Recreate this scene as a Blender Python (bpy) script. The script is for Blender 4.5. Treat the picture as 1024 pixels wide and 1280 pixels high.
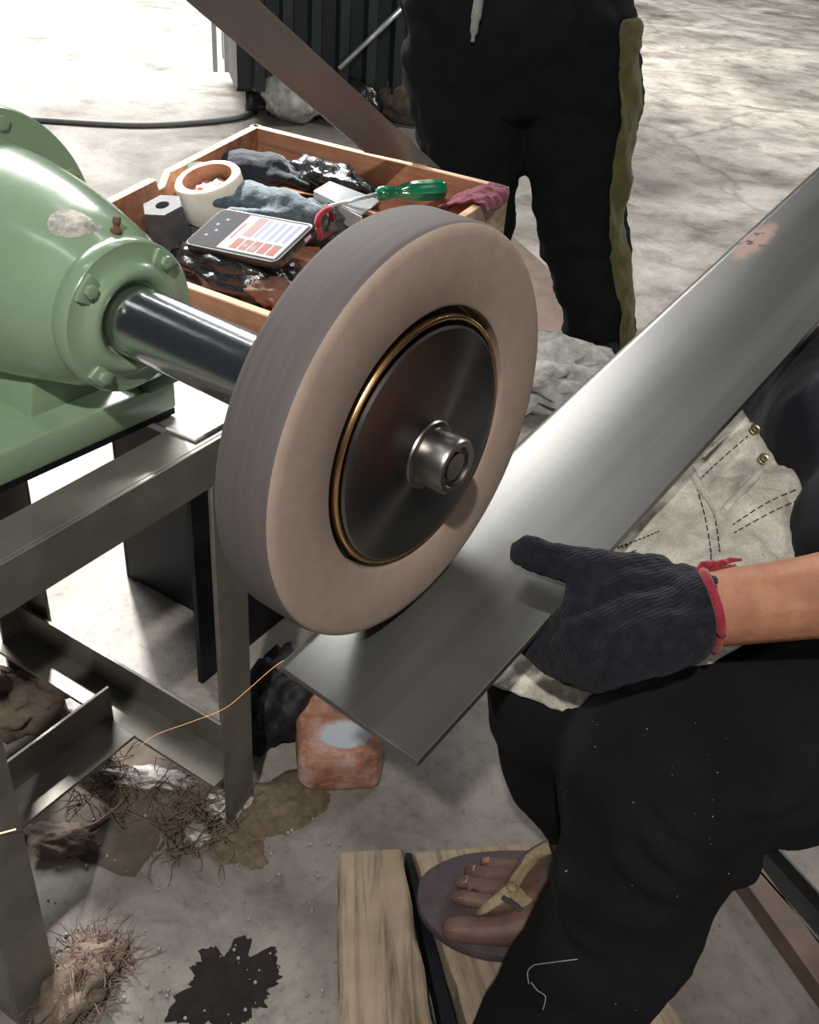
import bpy, bmesh, math, random
import numpy as np
from mathutils import Vector, Matrix, noise

for _o in list(bpy.data.objects):
    bpy.data.objects.remove(_o)
scene = bpy.context.scene
COL = scene.collection
random.seed(7)

# ------------------------------------------------------------------ camera
CAM_R = np.array([[0.8331466, 0.5489391, 0.0673252], [0.3583474, -0.4430952, -0.8217382], [-0.4212528, 0.7087542, -0.5658742]])
CAM_C = np.array([0.356711, -0.612798, 1.090045])
CAM_F = 1282.27            # focal length in pixels of the 1024x1280 frame
cam_data = bpy.data.cameras.new('camera')
cam = bpy.data.objects.new('camera', cam_data)
COL.objects.link(cam)
r_, d_, f_ = CAM_R
cam.matrix_world = Matrix(((r_[0], -d_[0], -f_[0], CAM_C[0]), (r_[1], -d_[1], -f_[1], CAM_C[1]),
                           (r_[2], -d_[2], -f_[2], CAM_C[2]), (0, 0, 0, 1)))
cam_data.sensor_fit = 'VERTICAL'
cam_data.sensor_height = 36.0
cam_data.lens = CAM_F / 1280 * 36
cam_data.clip_start = 0.02
scene.camera = cam

# ------------------------------------------------------------------ world, lights, exposure
world = bpy.data.worlds.new('workshop_ambient')
scene.world = world
world.use_nodes = True
world.node_tree.nodes['Background'].inputs[0].default_value = (0.80, 0.90, 1.0, 1)
world.node_tree.nodes['Background'].inputs[1].default_value = 0.05

def area_light(name, loc, target, size, power, color, size_y=None):
    ld = bpy.data.lights.new(name, 'AREA')
    ld.energy = power
    ld.color = color
    ld.size = size
    if size_y:
        ld.shape = 'RECTANGLE'
        ld.size_y = size_y
    o = bpy.data.objects.new(name, ld)
    COL.objects.link(o)
    o.location = loc
    o.rotation_euler = (Vector(target) - Vector(loc)).to_track_quat('-Z', 'Y').to_euler()
    return o

def spot_light(name, loc, target, power, angle, blend, radius, color):
    ld = bpy.data.lights.new(name, 'SPOT')
    ld.energy = power
    ld.color = color
    ld.spot_size = math.radians(angle)
    ld.spot_blend = blend
    ld.shadow_soft_size = radius
    o = bpy.data.objects.new(name, ld)
    COL.objects.link(o)
    o.location = loc
    o.rotation_euler = (Vector(target) - Vector(loc)).to_track_quat('-Z', 'Y').to_euler()
    return o

# daylight through the roof opening over the far floor, reflector lamp behind the box, bare work lamp above and
# behind the camera, added soft fill from the right, far tube lamp
area_light('roof_daylight', (-5.5, 3.9, 4.0), (-6.0, 4.3, 0), 5.0, 1900, (1.0, 0.99, 0.96), 4.2)
spot_light('bench_lamp', (-1.40, 0.80, 1.45), (-0.70, 0.30, 0.22), 330, 56, 0.8, 0.05, (1.0, 0.98, 0.95))
area_light('work_lamp', (0.74, -1.78, 2.75), (0.0, 0.1, 0.4), 0.07, 66, (1.0, 0.95, 0.88))
area_light('side_fill', (2.4, -0.9, 1.9), (0.0, -0.1, 0.6), 1.3, 9, (1.0, 0.92, 0.86))  # unseen soft fill, added to brighten the wheel face
area_light('tube_lamp_far', (0.6, 4.4, 3.2), (0.9, 4.8, 0), 0.25, 150, (1.0, 0.96, 0.92), 1.3)
area_light('ceiling_tube', (-0.9, 1.15, 3.0), (-0.9, 1.15, 0), 1.5, 7, (0.94, 0.98, 1.0), 0.035)
area_light('ceiling_tube', (-0.7, -0.75, 3.0), (-0.7, -0.75, 0), 1.5, 6, (0.94, 0.98, 1.0), 0.035)

scene.view_settings.view_transform = 'Standard'
scene.view_settings.look = 'None'
scene.view_settings.gamma = 1
scene.view_settings.exposure = 0.0
scene.view_settings.use_curve_mapping = False

# ------------------------------------------------------------------ pixel -> place helpers
def ray(u, v):
    return CAM_R.T @ np.array([(u - 512) / CAM_F, (v - 640) / CAM_F, 1.0])

def P(u, v, z=0.0):
    """point at height z seen at pixel u, v"""
    d = ray(u, v)
    return Vector(CAM_C + d * ((z - CAM_C[2]) / d[2]))

def PP(u, v, n, p0):
    """point of the plane (n, p0) seen at pixel u, v"""
    d = ray(u, v)
    n = np.array(n, float)
    return Vector(CAM_C + d * (((np.array(p0) - CAM_C) @ n) / (d @ n)))

def pix(p):
    c = CAM_R @ (np.array(p) - CAM_C)
    return 512 + CAM_F * c[0] / c[2], 640 + CAM_F * c[1] / c[2], c[2]

# ------------------------------------------------------------------ materials
def ramp(nt, fac, stops):
    r = nt.nodes.new('ShaderNodeValToRGB')
    el = r.color_ramp.elements
    while len(el) < len(stops):
        el.new(0.5)
    for e, (p, c) in zip(el, stops):
        e.position = p
        e.color = (*c, 1) if len(c) == 3 else c
    nt.links.new(fac, r.inputs[0])
    return r.outputs[0]

def mapped(nt, scale=(1, 1, 1), rot=(0, 0, 0), loc=(0, 0, 0)):
    tc = nt.nodes.new('ShaderNodeTexCoord')
    m = nt.nodes.new('ShaderNodeMapping')
    m.inputs['Scale'].default_value = scale
    m.inputs['Rotation'].default_value = rot
    m.inputs['Location'].default_value = loc
    nt.links.new(tc.outputs['Object'], m.inputs[0])
    return m.outputs[0]

def noise_tex(nt, vec, scale, detail=6, rough=0.6, dist=0.0):
    n = nt.nodes.new('ShaderNodeTexNoise')
    n.inputs['Scale'].default_value = scale
    n.inputs['Detail'].default_value = detail
    n.inputs['Roughness'].default_value = rough
    n.inputs['Distortion'].default_value = dist
    nt.links.new(vec, n.inputs['Vector'])
    return n.outputs[0]

def mixc(nt, fac, a, b, blend='MIX'):
    m = nt.nodes.new('ShaderNodeMix')
    m.data_type = 'RGBA'
    m.blend_type = blend
    for sock, val in ((m.inputs[0], fac), (m.inputs[6], a), (m.inputs[7], b)):
        if hasattr(val, 'is_linked'):
            nt.links.new(val, sock)
        elif isinstance(val, (tuple, list)):
            sock.default_value = (*val, 1)[:4]
        else:
            sock.default_value = val
    return m.outputs[2]

def mathn(nt, op, a, b=None, clamp=False):
    m = nt.nodes.new('ShaderNodeMath')
    m.operation = op
    m.use_clamp = clamp
    for i, val in enumerate((a, b)):
        if val is None:
            continue
        if hasattr(val, 'is_linked'):
            nt.links.new(val, m.inputs[i])
        else:
            m.inputs[i].default_value = val
    return m.outputs[0]

def base_mat(name):
    m = bpy.data.materials.new(name)
    m.use_nodes = True
    return m, m.node_tree, m.node_tree.nodes['Principled BSDF']

def add_bump(nt, bsdf, height, strength, distance):
    b = nt.nodes.new('ShaderNodeBump')
    b.inputs['Strength'].default_value = strength
    b.inputs['Distance'].default_value = distance
    nt.links.new(height, b.inputs['Height'])
    nt.links.new(b.outputs[0], bsdf.inputs['Normal'])

def mat(name, c1, c2=None, rough=0.6, metal=0.0, scale=20, stretch=(1, 1, 1), bump=0.0, bscale=None,
        bdist=0.002, spec=0.5, coat=0.0, lo=0.35, hi=0.65, detail=6, sheen=0.0, rvar=0.0):
    m, nt, b = base_mat(name)
    b.inputs['Roughness'].default_value = rough
    b.inputs['Metallic'].default_value = metal
    b.inputs['Specular IOR Level'].default_value = spec
    b.inputs['Coat Weight'].default_value = coat
    b.inputs['Coat Roughness'].default_value = 0.15
    b.inputs['Sheen Weight'].default_value = sheen
    vec = mapped(nt, stretch)
    n = noise_tex(nt, vec, scale, detail)
    if c2 is None:
        c2 = tuple(x * 0.8 for x in c1)
    nt.links.new(ramp(nt, n, [(lo, c2), (hi, c1)]), b.inputs['Base Color'])
    if rvar:
        nt.links.new(mathn(nt, 'ADD', mathn(nt, 'MULTIPLY', n, rvar), rough - rvar / 2), b.inputs['Roughness'])
    if bump:
        add_bump(nt, b, noise_tex(nt, vec, bscale or scale * 2, 5), bump, bdist)
    return m

def floor_material():
    m, nt, b = base_mat('worn_concrete')
    vec = mapped(nt)
    big = noise_tex(nt, vec, 1.3, 8, 0.62, 0.6)
    mid = noise_tex(nt, vec, 6.0, 8, 0.7, 0.4)
    fine = noise_tex(nt, vec, 55.0, 4, 0.7)
    col = ramp(nt, big, [(0.30, (0.105, 0.093, 0.083)), (0.48, (0.215, 0.198, 0.18)), (0.66, (0.36, 0.337, 0.312))])
    col2 = ramp(nt, mid, [(0.33, (0.42, 0.40, 0.38)), (0.52, (0.95, 0.94, 0.92)), (0.72, (1.25, 1.24, 1.22))])
    col = mixc(nt, 0.85, col, col2, 'MULTIPLY')
    col3 = ramp(nt, fine, [(0.30, (0.55, 0.53, 0.5)), (0.45, (1, 1, 1)), (0.72, (1.15, 1.14, 1.12))])
    col = mixc(nt, 0.7, col, col3, 'MULTIPLY')
    # cracks: thin lines of a warped cell pattern, only where a slow noise allows them
    wv = nt.nodes.new('ShaderNodeVectorMath')
    wv.operation = 'ADD'
    nz = nt.nodes.new('ShaderNodeTexNoise')
    nz.inputs['Scale'].default_value = 3.0
    nz.inputs['Detail'].default_value = 5
    nt.links.new(vec, nz.inputs['Vector'])
    sc = nt.nodes.new('ShaderNodeVectorMath')
    sc.operation = 'SCALE'
    sc.inputs['Scale'].default_value = 0.35
    nt.links.new(nz.outputs['Color'], sc.inputs[0])
    nt.links.new(vec, wv.inputs[0])
    nt.links.new(sc.outputs[0], wv.inputs[1])
    vo = nt.nodes.new('ShaderNodeTexVoronoi')
    vo.feature = 'DISTANCE_TO_EDGE'
    vo.inputs['Scale'].default_value = 0.33
    nt.links.new(wv.outputs[0], vo.inputs['Vector'])
    crack = ramp(nt, vo.outputs['Distance'], [(0.0, (0.35, 0.33, 0.31)), (0.008, (1, 1, 1))])
    col = mixc(nt, 0.5, col, crack, 'MULTIPLY')
    # small pits and grit
    v2 = nt.nodes.new('ShaderNodeTexVoronoi')
    v2.inputs['Scale'].default_value = 42
    nt.links.new(vec, v2.inputs['Vector'])
    pit = ramp(nt, v2.outputs['Distance'], [(0.05, (0.4, 0.38, 0.36)), (0.13, (1, 1, 1))])
    gate = ramp(nt, noise_tex(nt, vec, 3.1, 3), [(0.50, (0, 0, 0)), (0.60, (1, 1, 1))])
    pit = mixc(nt, gate, (1, 1, 1), pit)
    col = mixc(nt, 0.8, col, pit, 'MULTIPLY')
    nt.links.new(col, b.inputs['Base Color'])
    b.inputs['Specular IOR Level'].default_value = 0.35
    nt.links.new(ramp(nt, mid, [(0.3, (0.45,) * 3), (0.7, (0.85,) * 3)]), b.inputs['Roughness'])
    add_bump(nt, b, mathn(nt, 'ADD', mid, mathn(nt, 'MULTIPLY', fine, 0.35)), 0.5, 0.006)
    return m

def radial_steel(name, col, rough, aniso, axis='X', arot=0.0):
    m, nt, b = base_mat(name)
    b.inputs['Metallic'].default_value = 1.0
    b.inputs['Roughness'].default_value = rough
    b.inputs['Anisotropic'].default_value = aniso
    b.inputs['Anisotropic Rotation'].default_value = arot
    t = nt.nodes.new('ShaderNodeTangent')
    t.direction_type = 'RADIAL'
    t.axis = axis
    nt.links.new(t.outputs[0], b.inputs['Tangent'])
    vec = mapped(nt)
    n = noise_tex(nt, vec, 9, 5)
    nt.links.new(ramp(nt, n, [(0.3, tuple(c * 0.8 for c in col)), (0.7, col)]), b.inputs['Base Color'])
    return m

def wood_material(name, c1, c2, axis=1, scale=9):
    m, nt, b = base_mat(name)
    st = [1.0, 1.0, 1.0]
    st[axis] = 0.07
    vec = mapped(nt, tuple(s * 6 for s in st))
    n = noise_tex(nt, vec, scale, 8, 0.65, 0.5)
    n2 = noise_tex(nt, mapped(nt), 14, 5)
    c = ramp(nt, n, [(0.32, c2), (0.5, c1), (0.72, tuple(min(1, x * 1.25) for x in c1))])
    c = mixc(nt, 0.55, c, ramp(nt, n2, [(0.35, (0.55, 0.5, 0.46)), (0.6, (1.05, 1.03, 1.0))]), 'MULTIPLY')
    nt.links.new(c, b.inputs['Base Color'])
    b.inputs['Roughness'].default_value = 0.8
    b.inputs['Specular IOR Level'].default_value = 0.3
    add_bump(nt, b, n, 0.7, 0.003)
    return m

def cloth_material(name, c1, c2, weave=900, bump=0.4, wr=18, sheen=0.2, rough=0.95, ribs=0):
    m, nt, b = base_mat(name)
    vec = mapped(nt)
    n = noise_tex(nt, vec, wr, 6, 0.6)
    f = noise_tex(nt, vec, weave, 2)
    c = ramp(nt, n, [(0.32, c2), (0.68, c1)])
    c = mixc(nt, 0.5, c, ramp(nt, f, [(0.3, (0.6,) * 3), (0.7, (1.25,) * 3)]), 'MULTIPLY')
    nt.links.new(c, b.inputs['Base Color'])
    b.inputs['Roughness'].default_value = rough
    b.inputs['Specular IOR Level'].default_value = 0.15
    b.inputs['Sheen Weight'].default_value = sheen
    h = mathn(nt, 'ADD', mathn(nt, 'MULTIPLY', f, 0.15), n)
    if ribs:
        wv = nt.nodes.new('ShaderNodeTexWave')
        wv.inputs['Scale'].default_value = ribs
        wv.inputs['Distortion'].default_value = 1.5
        nt.links.new(mapped(nt, (1, 1, 1), (0, 0, 0.6)), wv.inputs['Vector'])
        h = mathn(nt, 'ADD', h, mathn(nt, 'MULTIPLY', wv.outputs['Fac'], 0.13))
    add_bump(nt, b, h, bump, 0.004)
    return m

M = {}
M['floor'] = floor_material()
M['green'] = mat('green_enamel', (0.25, 0.36, 0.235), (0.21, 0.315, 0.2), rough=0.26, scale=7, bump=0.12, bscale=30, bdist=0.004, coat=0.5)
M['green_dark'] = mat('green_enamel_deep', (0.06, 0.15, 0.07), (0.035, 0.085, 0.045), rough=0.5, scale=12, bump=0.2, bscale=40)  # darker green than the housing enamel
M['chip'] = mat('bare_cast_iron', (0.55, 0.53, 0.47), (0.25, 0.24, 0.2), rough=0.6, metal=0.3, scale=140, bump=0.4, bscale=160)
M['shaft'] = radial_steel('turned_steel', (0.60, 0.61, 0.62), 0.16, 0.8, arot=0.0)
M['disc'] = radial_steel('dark_turned_steel', (0.19, 0.185, 0.18), 0.30, 0.85)
M['hub'] = radial_steel('hub_steel', (0.30, 0.285, 0.27), 0.3, 0.4)
M['gold'] = mat('brass_ring', (0.78, 0.50, 0.25), rough=0.25, metal=1.0, scale=30)
M['black_gap'] = mat('black_recess', (0.01, 0.01, 0.01), rough=0.7)
M['abrasive'] = mat('abrasive_stone', (0.37, 0.285, 0.235), (0.33, 0.255, 0.21), rough=0.85, scale=60, bump=0.25, bscale=500, bdist=0.001, spec=0.3)
M['abrasive_rim'] = mat('dark_abrasive_rim', (0.125, 0.108, 0.108), (0.10, 0.087, 0.088), rough=0.75, scale=24, stretch=(8, 0.3, 0.3), bump=0.15, bscale=300, bdist=0.001)  # dark grey rim, dim light from above also darkened into it
M['frame_steel'] = mat('mill_steel', (0.215, 0.205, 0.175), (0.145, 0.137, 0.118), rough=0.48, metal=0.55, scale=14, bump=0.15, bscale=60, rvar=0.2)
M['lit_steel'] = mat('worn_lit_plate', (0.62, 0.62, 0.60), (0.42, 0.41, 0.39), rough=0.5, metal=0.25, scale=22, bump=0.15)  # worn steel; lamp light on the bench top is in this pale colour
M['blade'] = None
M['spark'] = None
M['black_steel'] = mat('black_painted_sheet', (0.008, 0.009, 0.013), (0.005, 0.006, 0.008), rough=0.55, scale=10, spec=0.2)
M['box_wood'] = wood_material('planed_box_wood', (0.36, 0.17, 0.105), (0.20, 0.095, 0.06), 0)
M['box_edge'] = wood_material('lit_box_rim', (0.70, 0.46, 0.30), (0.45, 0.28, 0.17), 0)  # same wood made paler, light on the rim put into the colour
M['box_pale'] = wood_material('pale_box_wood', (0.55, 0.42, 0.30), (0.40, 0.29, 0.19), 1)
M['plank'] = wood_material('weathered_plank', (0.31, 0.245, 0.18), (0.11, 0.085, 0.062), 1, 11)
M['brick'] = None
M['track'] = cloth_material('black_track_fabric', (0.009, 0.0125, 0.0125), (0.005, 0.007, 0.007), 700, 0.5, 14, 0.0)
M['olive'] = cloth_material('olive_stripe_fabric', (0.13, 0.12, 0.05), (0.085, 0.08, 0.035), 700, 0.4, 30, 0.1)
M['black_cloth'] = cloth_material('black_work_trousers', (0.011, 0.0115, 0.013), (0.0055, 0.0055, 0.007), 900, 0.5, 12, 0.0)
M['shirt'] = cloth_material('black_shirt_fabric', (0.010, 0.011, 0.017), (0.005, 0.005, 0.008), 900, 0.4, 10, 0.05)
M['denim'] = cloth_material('washed_grey_denim', (0.62, 0.59, 0.51), (0.33, 0.31, 0.27), 500, 0.7, 26, 0.1)
M['stitch'] = mat('dark_stitching', (0.035, 0.032, 0.035), rough=0.9)
M['rivet'] = mat('brass_button', (0.55, 0.47, 0.30), (0.3, 0.25, 0.15), rough=0.4, metal=0.9, scale=200)
M['glove'] = cloth_material('navy_knit_glove', (0.017, 0.019, 0.027), (0.007, 0.008, 0.013), 420, 0.9, 90, 0.06, 0.95, 95)
M['glove_grey'] = cloth_material('grey_knit_glove', (0.11, 0.145, 0.175), (0.05, 0.07, 0.085), 420, 0.9, 80, 0.25)
M['glove_black'] = cloth_material('black_knit_glove', (0.02, 0.025, 0.035), (0.01, 0.012, 0.018), 420, 0.9, 80, 0.2)
M['red_knit'] = cloth_material('red_knit_cuff', (0.33, 0.03, 0.045), (0.2, 0.015, 0.03), 420, 0.8, 80, 0.2)
M['skin'] = mat('brown_skin', (0.40, 0.185, 0.105), (0.27, 0.115, 0.066), rough=0.62, scale=34, bump=0.5, bscale=190, bdist=0.0015, spec=0.3)  # plain brown skin tone with slight mottling
M['foot_skin'] = mat('dusty_shaded_foot_skin', (0.15, 0.085, 0.065), (0.095, 0.052, 0.04), rough=0.6, scale=40, bump=0.3, bscale=160, bdist=0.001)  # dusty brown, darkened further for the shadow around the foot
M['nail'] = mat('toe_nail', (0.36, 0.23, 0.165), rough=0.4, scale=60)
M['sole'] = mat('dark_rubber_sole', (0.075, 0.055, 0.06), (0.05, 0.037, 0.042), rough=0.8, scale=40, bump=0.2)
M['strap'] = mat('tan_sandal_strap', (0.30, 0.235, 0.135), (0.2, 0.155, 0.085), rough=0.6, scale=120, bump=0.6, bscale=400, bdist=0.001)
M['strap_dark'] = mat('brown_strap_lining', (0.06, 0.04, 0.035), rough=0.7)
M['cord'] = mat('grey_drawcord', (0.32, 0.34, 0.33), (0.2, 0.2, 0.2), rough=0.8, scale=200)
M['black_plastic'] = mat('black_plastic_bag', (0.012, 0.013, 0.015), rough=0.2, scale=30, bump=0.6, bscale=26, bdist=0.01, spec=0.7)
M['phone_case'] = mat('black_phone_case', (0.012, 0.014, 0.016), rough=0.35)
M['tape'] = mat('white_tape_roll', (0.72, 0.70, 0.62), (0.6, 0.57, 0.5), rough=0.5, scale=30)
M['card'] = mat('brown_card_core', (0.42, 0.25, 0.16), (0.3, 0.17, 0.1), rough=0.8, scale=60)
M['red_bits'] = mat('red_white_tape_bits', (0.75, 0.70, 0.66), (0.72, 0.08, 0.05), rough=0.5, scale=60, lo=0.46, hi=0.54)
M['grey_stone'] = mat('grey_abrasive_stone', (0.065, 0.073, 0.076), (0.04, 0.045, 0.048), rough=0.8, scale=50, bump=0.4, bscale=300)
M['disc_grey'] = mat('grey_green_disc', (0.22, 0.25, 0.23), (0.15, 0.17, 0.16), rough=0.7, scale=40)
M['alu'] = mat('pale_sheet_metal', (0.62, 0.66, 0.68), (0.48, 0.52, 0.54), rough=0.35, metal=0.6, scale=10)
M['green_plastic'] = mat('green_clear_handle', (0.01, 0.19, 0.085), (0.005, 0.10, 0.045), rough=0.12, scale=20, spec=0.8)
M['maroon'] = cloth_material('maroon_cloth', (0.22, 0.035, 0.07), (0.12, 0.02, 0.04), 500, 0.6, 40, 0.2)
M['rust'] = mat('rusty_iron', (0.17, 0.085, 0.06), (0.09, 0.04, 0.03), rough=0.85, scale=40, bump=0.5)
M['container'] = mat('dark_teal_sheet', (0.022, 0.032, 0.036), (0.014, 0.021, 0.024), rough=0.5, scale=6)
M['cable'] = mat('grey_cable', (0.16, 0.17, 0.16), rough=0.6)
M['whiteish'] = mat('white_sacking', (0.6, 0.6, 0.56), (0.3, 0.3, 0.28), rough=0.8, scale=30, bump=0.4)
M['fibre'] = mat('coir_fibre', (0.17, 0.12, 0.08), (0.08, 0.055, 0.038), rough=0.9, scale=40)
M['fibre_pale'] = mat('pale_coir_fibre', (0.27, 0.185, 0.145), (0.11, 0.075, 0.058), rough=0.9, scale=60)
M['sand'] = mat('brown_sand', (0.165, 0.125, 0.085), (0.09, 0.066, 0.044), rough=0.95, scale=90, bump=0.8, bscale=220)
M['rubble'] = mat('brown_rubble', (0.20, 0.15, 0.115), (0.07, 0.05, 0.038), rough=0.95, scale=22, bump=0.8, bscale=60, bdist=0.006)
M['oil'] = mat('oil_stain', (0.012, 0.010, 0.009), (0.02, 0.017, 0.015), rough=0.75, scale=60, spec=0.15)
M['dirt'] = mat('brown_dirt', (0.115, 0.09, 0.07), (0.07, 0.054, 0.042), rough=0.9, scale=30, bump=0.5, bscale=90)
M['weld'] = mat('weld_spatter', (0.44, 0.42, 0.39), (0.26, 0.245, 0.225), rough=0.5, metal=0.3, scale=90, bump=0.6)
M['matte_sheet'] = mat('matte_black_sheet', (0.020, 0.021, 0.024), (0.009, 0.009, 0.011), rough=0.6, scale=70, bump=0.5, bscale=40, bdist=0.006, spec=0.3)
M['rail_dark'] = mat('dark_channel_steel', (0.05, 0.052, 0.052), (0.03, 0.03, 0.03), rough=0.45, metal=0.4, scale=12)
M['rail_brown'] = mat('primed_brown_steel', (0.15, 0.10, 0.072), (0.10, 0.066, 0.05), rough=0.6, scale=20)

def blade_material(name, patch=None, tint=(0.165, 0.163, 0.155)):
    m, nt, b = base_mat(name)
    b.inputs['Metallic'].default_value = 0.62
    vec = mapped(nt, (26, 0.55, 1))
    n = noise_tex(nt, vec, 1.0, 5, 0.6)
    n2 = noise_tex(nt, mapped(nt), 5, 5)
    c = ramp(nt, n, [(0.3, tuple(x * 0.72 for x in tint)), (0.7, tint)])
    c = mixc(nt, 0.5, c, ramp(nt, n2, [(0.35, (0.75, 0.75, 0.75)), (0.65, (1.05, 1.05, 1.05))]), 'MULTIPLY')
    rg = mathn(nt, 'ADD', mathn(nt, 'MULTIPLY', n, 0.20), 0.25)
    if patch:
        tc = nt.nodes.new('ShaderNodeTexCoord')
        sub = nt.nodes.new('ShaderNodeMapping')
        sub.vector_type = 'TEXTURE'
        sub.inputs['Location'].default_value = (patch[0], patch[1], 0)
        sub.inputs['Scale'].default_value = (patch[2], patch[3], 1)
        nt.links.new(tc.outputs['Object'], sub.inputs[0])
        ln = nt.nodes.new('ShaderNodeVectorMath')
        ln.operation = 'LENGTH'
        sep = nt.nodes.new('ShaderNodeSeparateXYZ')
        nt.links.new(sub.outputs[0], sep.inputs[0])
        cmb = nt.nodes.new('ShaderNodeCombineXYZ')
        nt.links.new(sep.outputs[0], cmb.inputs[0])
        nt.links.new(sep.outputs[1], cmb.inputs[1])
        nt.links.new(cmb.outputs[0], ln.inputs[0])
        wob = noise_tex(nt, mapped(nt), 55, 4)
        dd = mathn(nt, 'ADD', ln.outputs['Value'], mathn(nt, 'MULTIPLY', mathn(nt, 'SUBTRACT', wob, 0.5), 0.9))
        mask = ramp(nt, dd, [(0.55, (1, 1, 1)), (1.15, (0, 0, 0))])
        spots = ramp(nt, noise_tex(nt, mapped(nt), 70, 2), [(0.36, (0.05, 0.035, 0.03)), (0.43, (0.30, 0.20, 0.165))])
        c = mixc(nt, mask, c, spots)
        inv = mathn(nt, 'SUBTRACT', 1.0, mask)
        nt.links.new(mathn(nt, 'MULTIPLY', inv, 0.62), b.inputs['Metallic'])
        rg = mathn(nt, 'ADD', rg, mathn(nt, 'MULTIPLY', mask, 0.3))
    nt.links.new(c, b.inputs['Base Color'])
    nt.links.new(rg, b.inputs['Roughness'])
    return m

def brick_material():
    m, nt, b = base_mat('painted_old_brick')
    vec = mapped(nt)
    n = noise_tex(nt, vec, 26, 7, 0.7)
    c = ramp(nt, n, [(0.3, (0.09, 0.045, 0.035)), (0.5, (0.34, 0.155, 0.10)), (0.64, (0.42, 0.30, 0.27))])
    tc = nt.nodes.new('ShaderNodeTexCoord')
    sub = nt.nodes.new('ShaderNodeMapping')
    sub.vector_type = 'TEXTURE'
    sub.inputs['Location'].default_value = (0.004, -0.022, 0.07)
    sub.inputs['Scale'].default_value = (0.040, 0.026, 0.03)
    nt.links.new(tc.outputs['Object'], sub.inputs[0])
    ln = nt.nodes.new('ShaderNodeVectorMath')
    ln.operation = 'LENGTH'
    nt.links.new(sub.outputs[0], ln.inputs[0])
    dd = mathn(nt, 'ADD', ln.outputs['Value'], mathn(nt, 'MULTIPLY', mathn(nt, 'SUBTRACT', n, 0.5), 1.6))
    c = mixc(nt, ramp(nt, dd, [(0.7, (0.85,) * 3), (1.2, (0, 0, 0))]), c, (0.42, 0.50, 0.56))
    nt.links.new(c, b.inputs['Base Color'])
    b.inputs['Roughness'].default_value = 0.9
    add_bump(nt, b, n, 0.7, 0.004)
    return m

M['brick'] = brick_material()

# ------------------------------------------------------------------ mesh helpers
def link(o):
    COL.objects.link(o)
    return o

def obj(name, verts, faces, m, parent=None, smooth=False):
    me = bpy.data.meshes.new(name)
    me.from_pydata([tuple(v) for v in verts], [], [tuple(f) for f in faces])
    me.validate()
    bm = bmesh.new()
    bm.from_mesh(me)
    bmesh.ops.recalc_face_normals(bm, faces=bm.faces)
    bm.to_mesh(me)
    bm.free()
    if m is not None:
        me.materials.append(m)
    if smooth:
        me.polygons.foreach_set('use_smooth', [True] * len(me.polygons))
    o = link(bpy.data.objects.new(name, me))
    o.parent = parent
    return o

def empty(name, loc=(0, 0, 0), rot=None):
    o = link(bpy.data.objects.new(name, None))
    o.empty_display_size = 0.05
    o.location = loc
    if rot is not None:
        o.rotation_euler = rot
    return o

def tag(o, label, cat, group=None):
    o['label'] = label
    o['category'] = cat
    if group:
        o['group'] = group
    return o

def bake(o):
    """replace the mesh by its evaluated self"""
    bpy.context.view_layer.update()
    dg = bpy.context.evaluated_depsgraph_get()
    ev = o.evaluated_get(dg)
    me = bpy.data.meshes.new_from_object(ev)
    old = o.data
    o.modifiers.clear()
    o.data = me
    bpy.data.meshes.remove(old)
    return o

def bevel(o, w, seg=2, angle=40, smooth=True):
    md = o.modifiers.new('bevel', 'BEVEL')
    md.width = w
    md.segments = seg
    md.limit_method = 'ANGLE'
    md.angle_limit = math.radians(angle)
    bake(o)
    if smooth:
        shade_auto(o, 40)
    return o

def shade_auto(o, deg=35):
    me = o.data
    me.polygons.foreach_set('use_smooth', [True] * len(me.polygons))
    bm = bmesh.new()
    bm.from_mesh(me)
    for e in bm.edges:
        e.smooth = not (len(e.link_faces) == 2 and e.calc_face_angle(0) > math.radians(deg))
    bm.to_mesh(me)
    bm.free()

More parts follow.
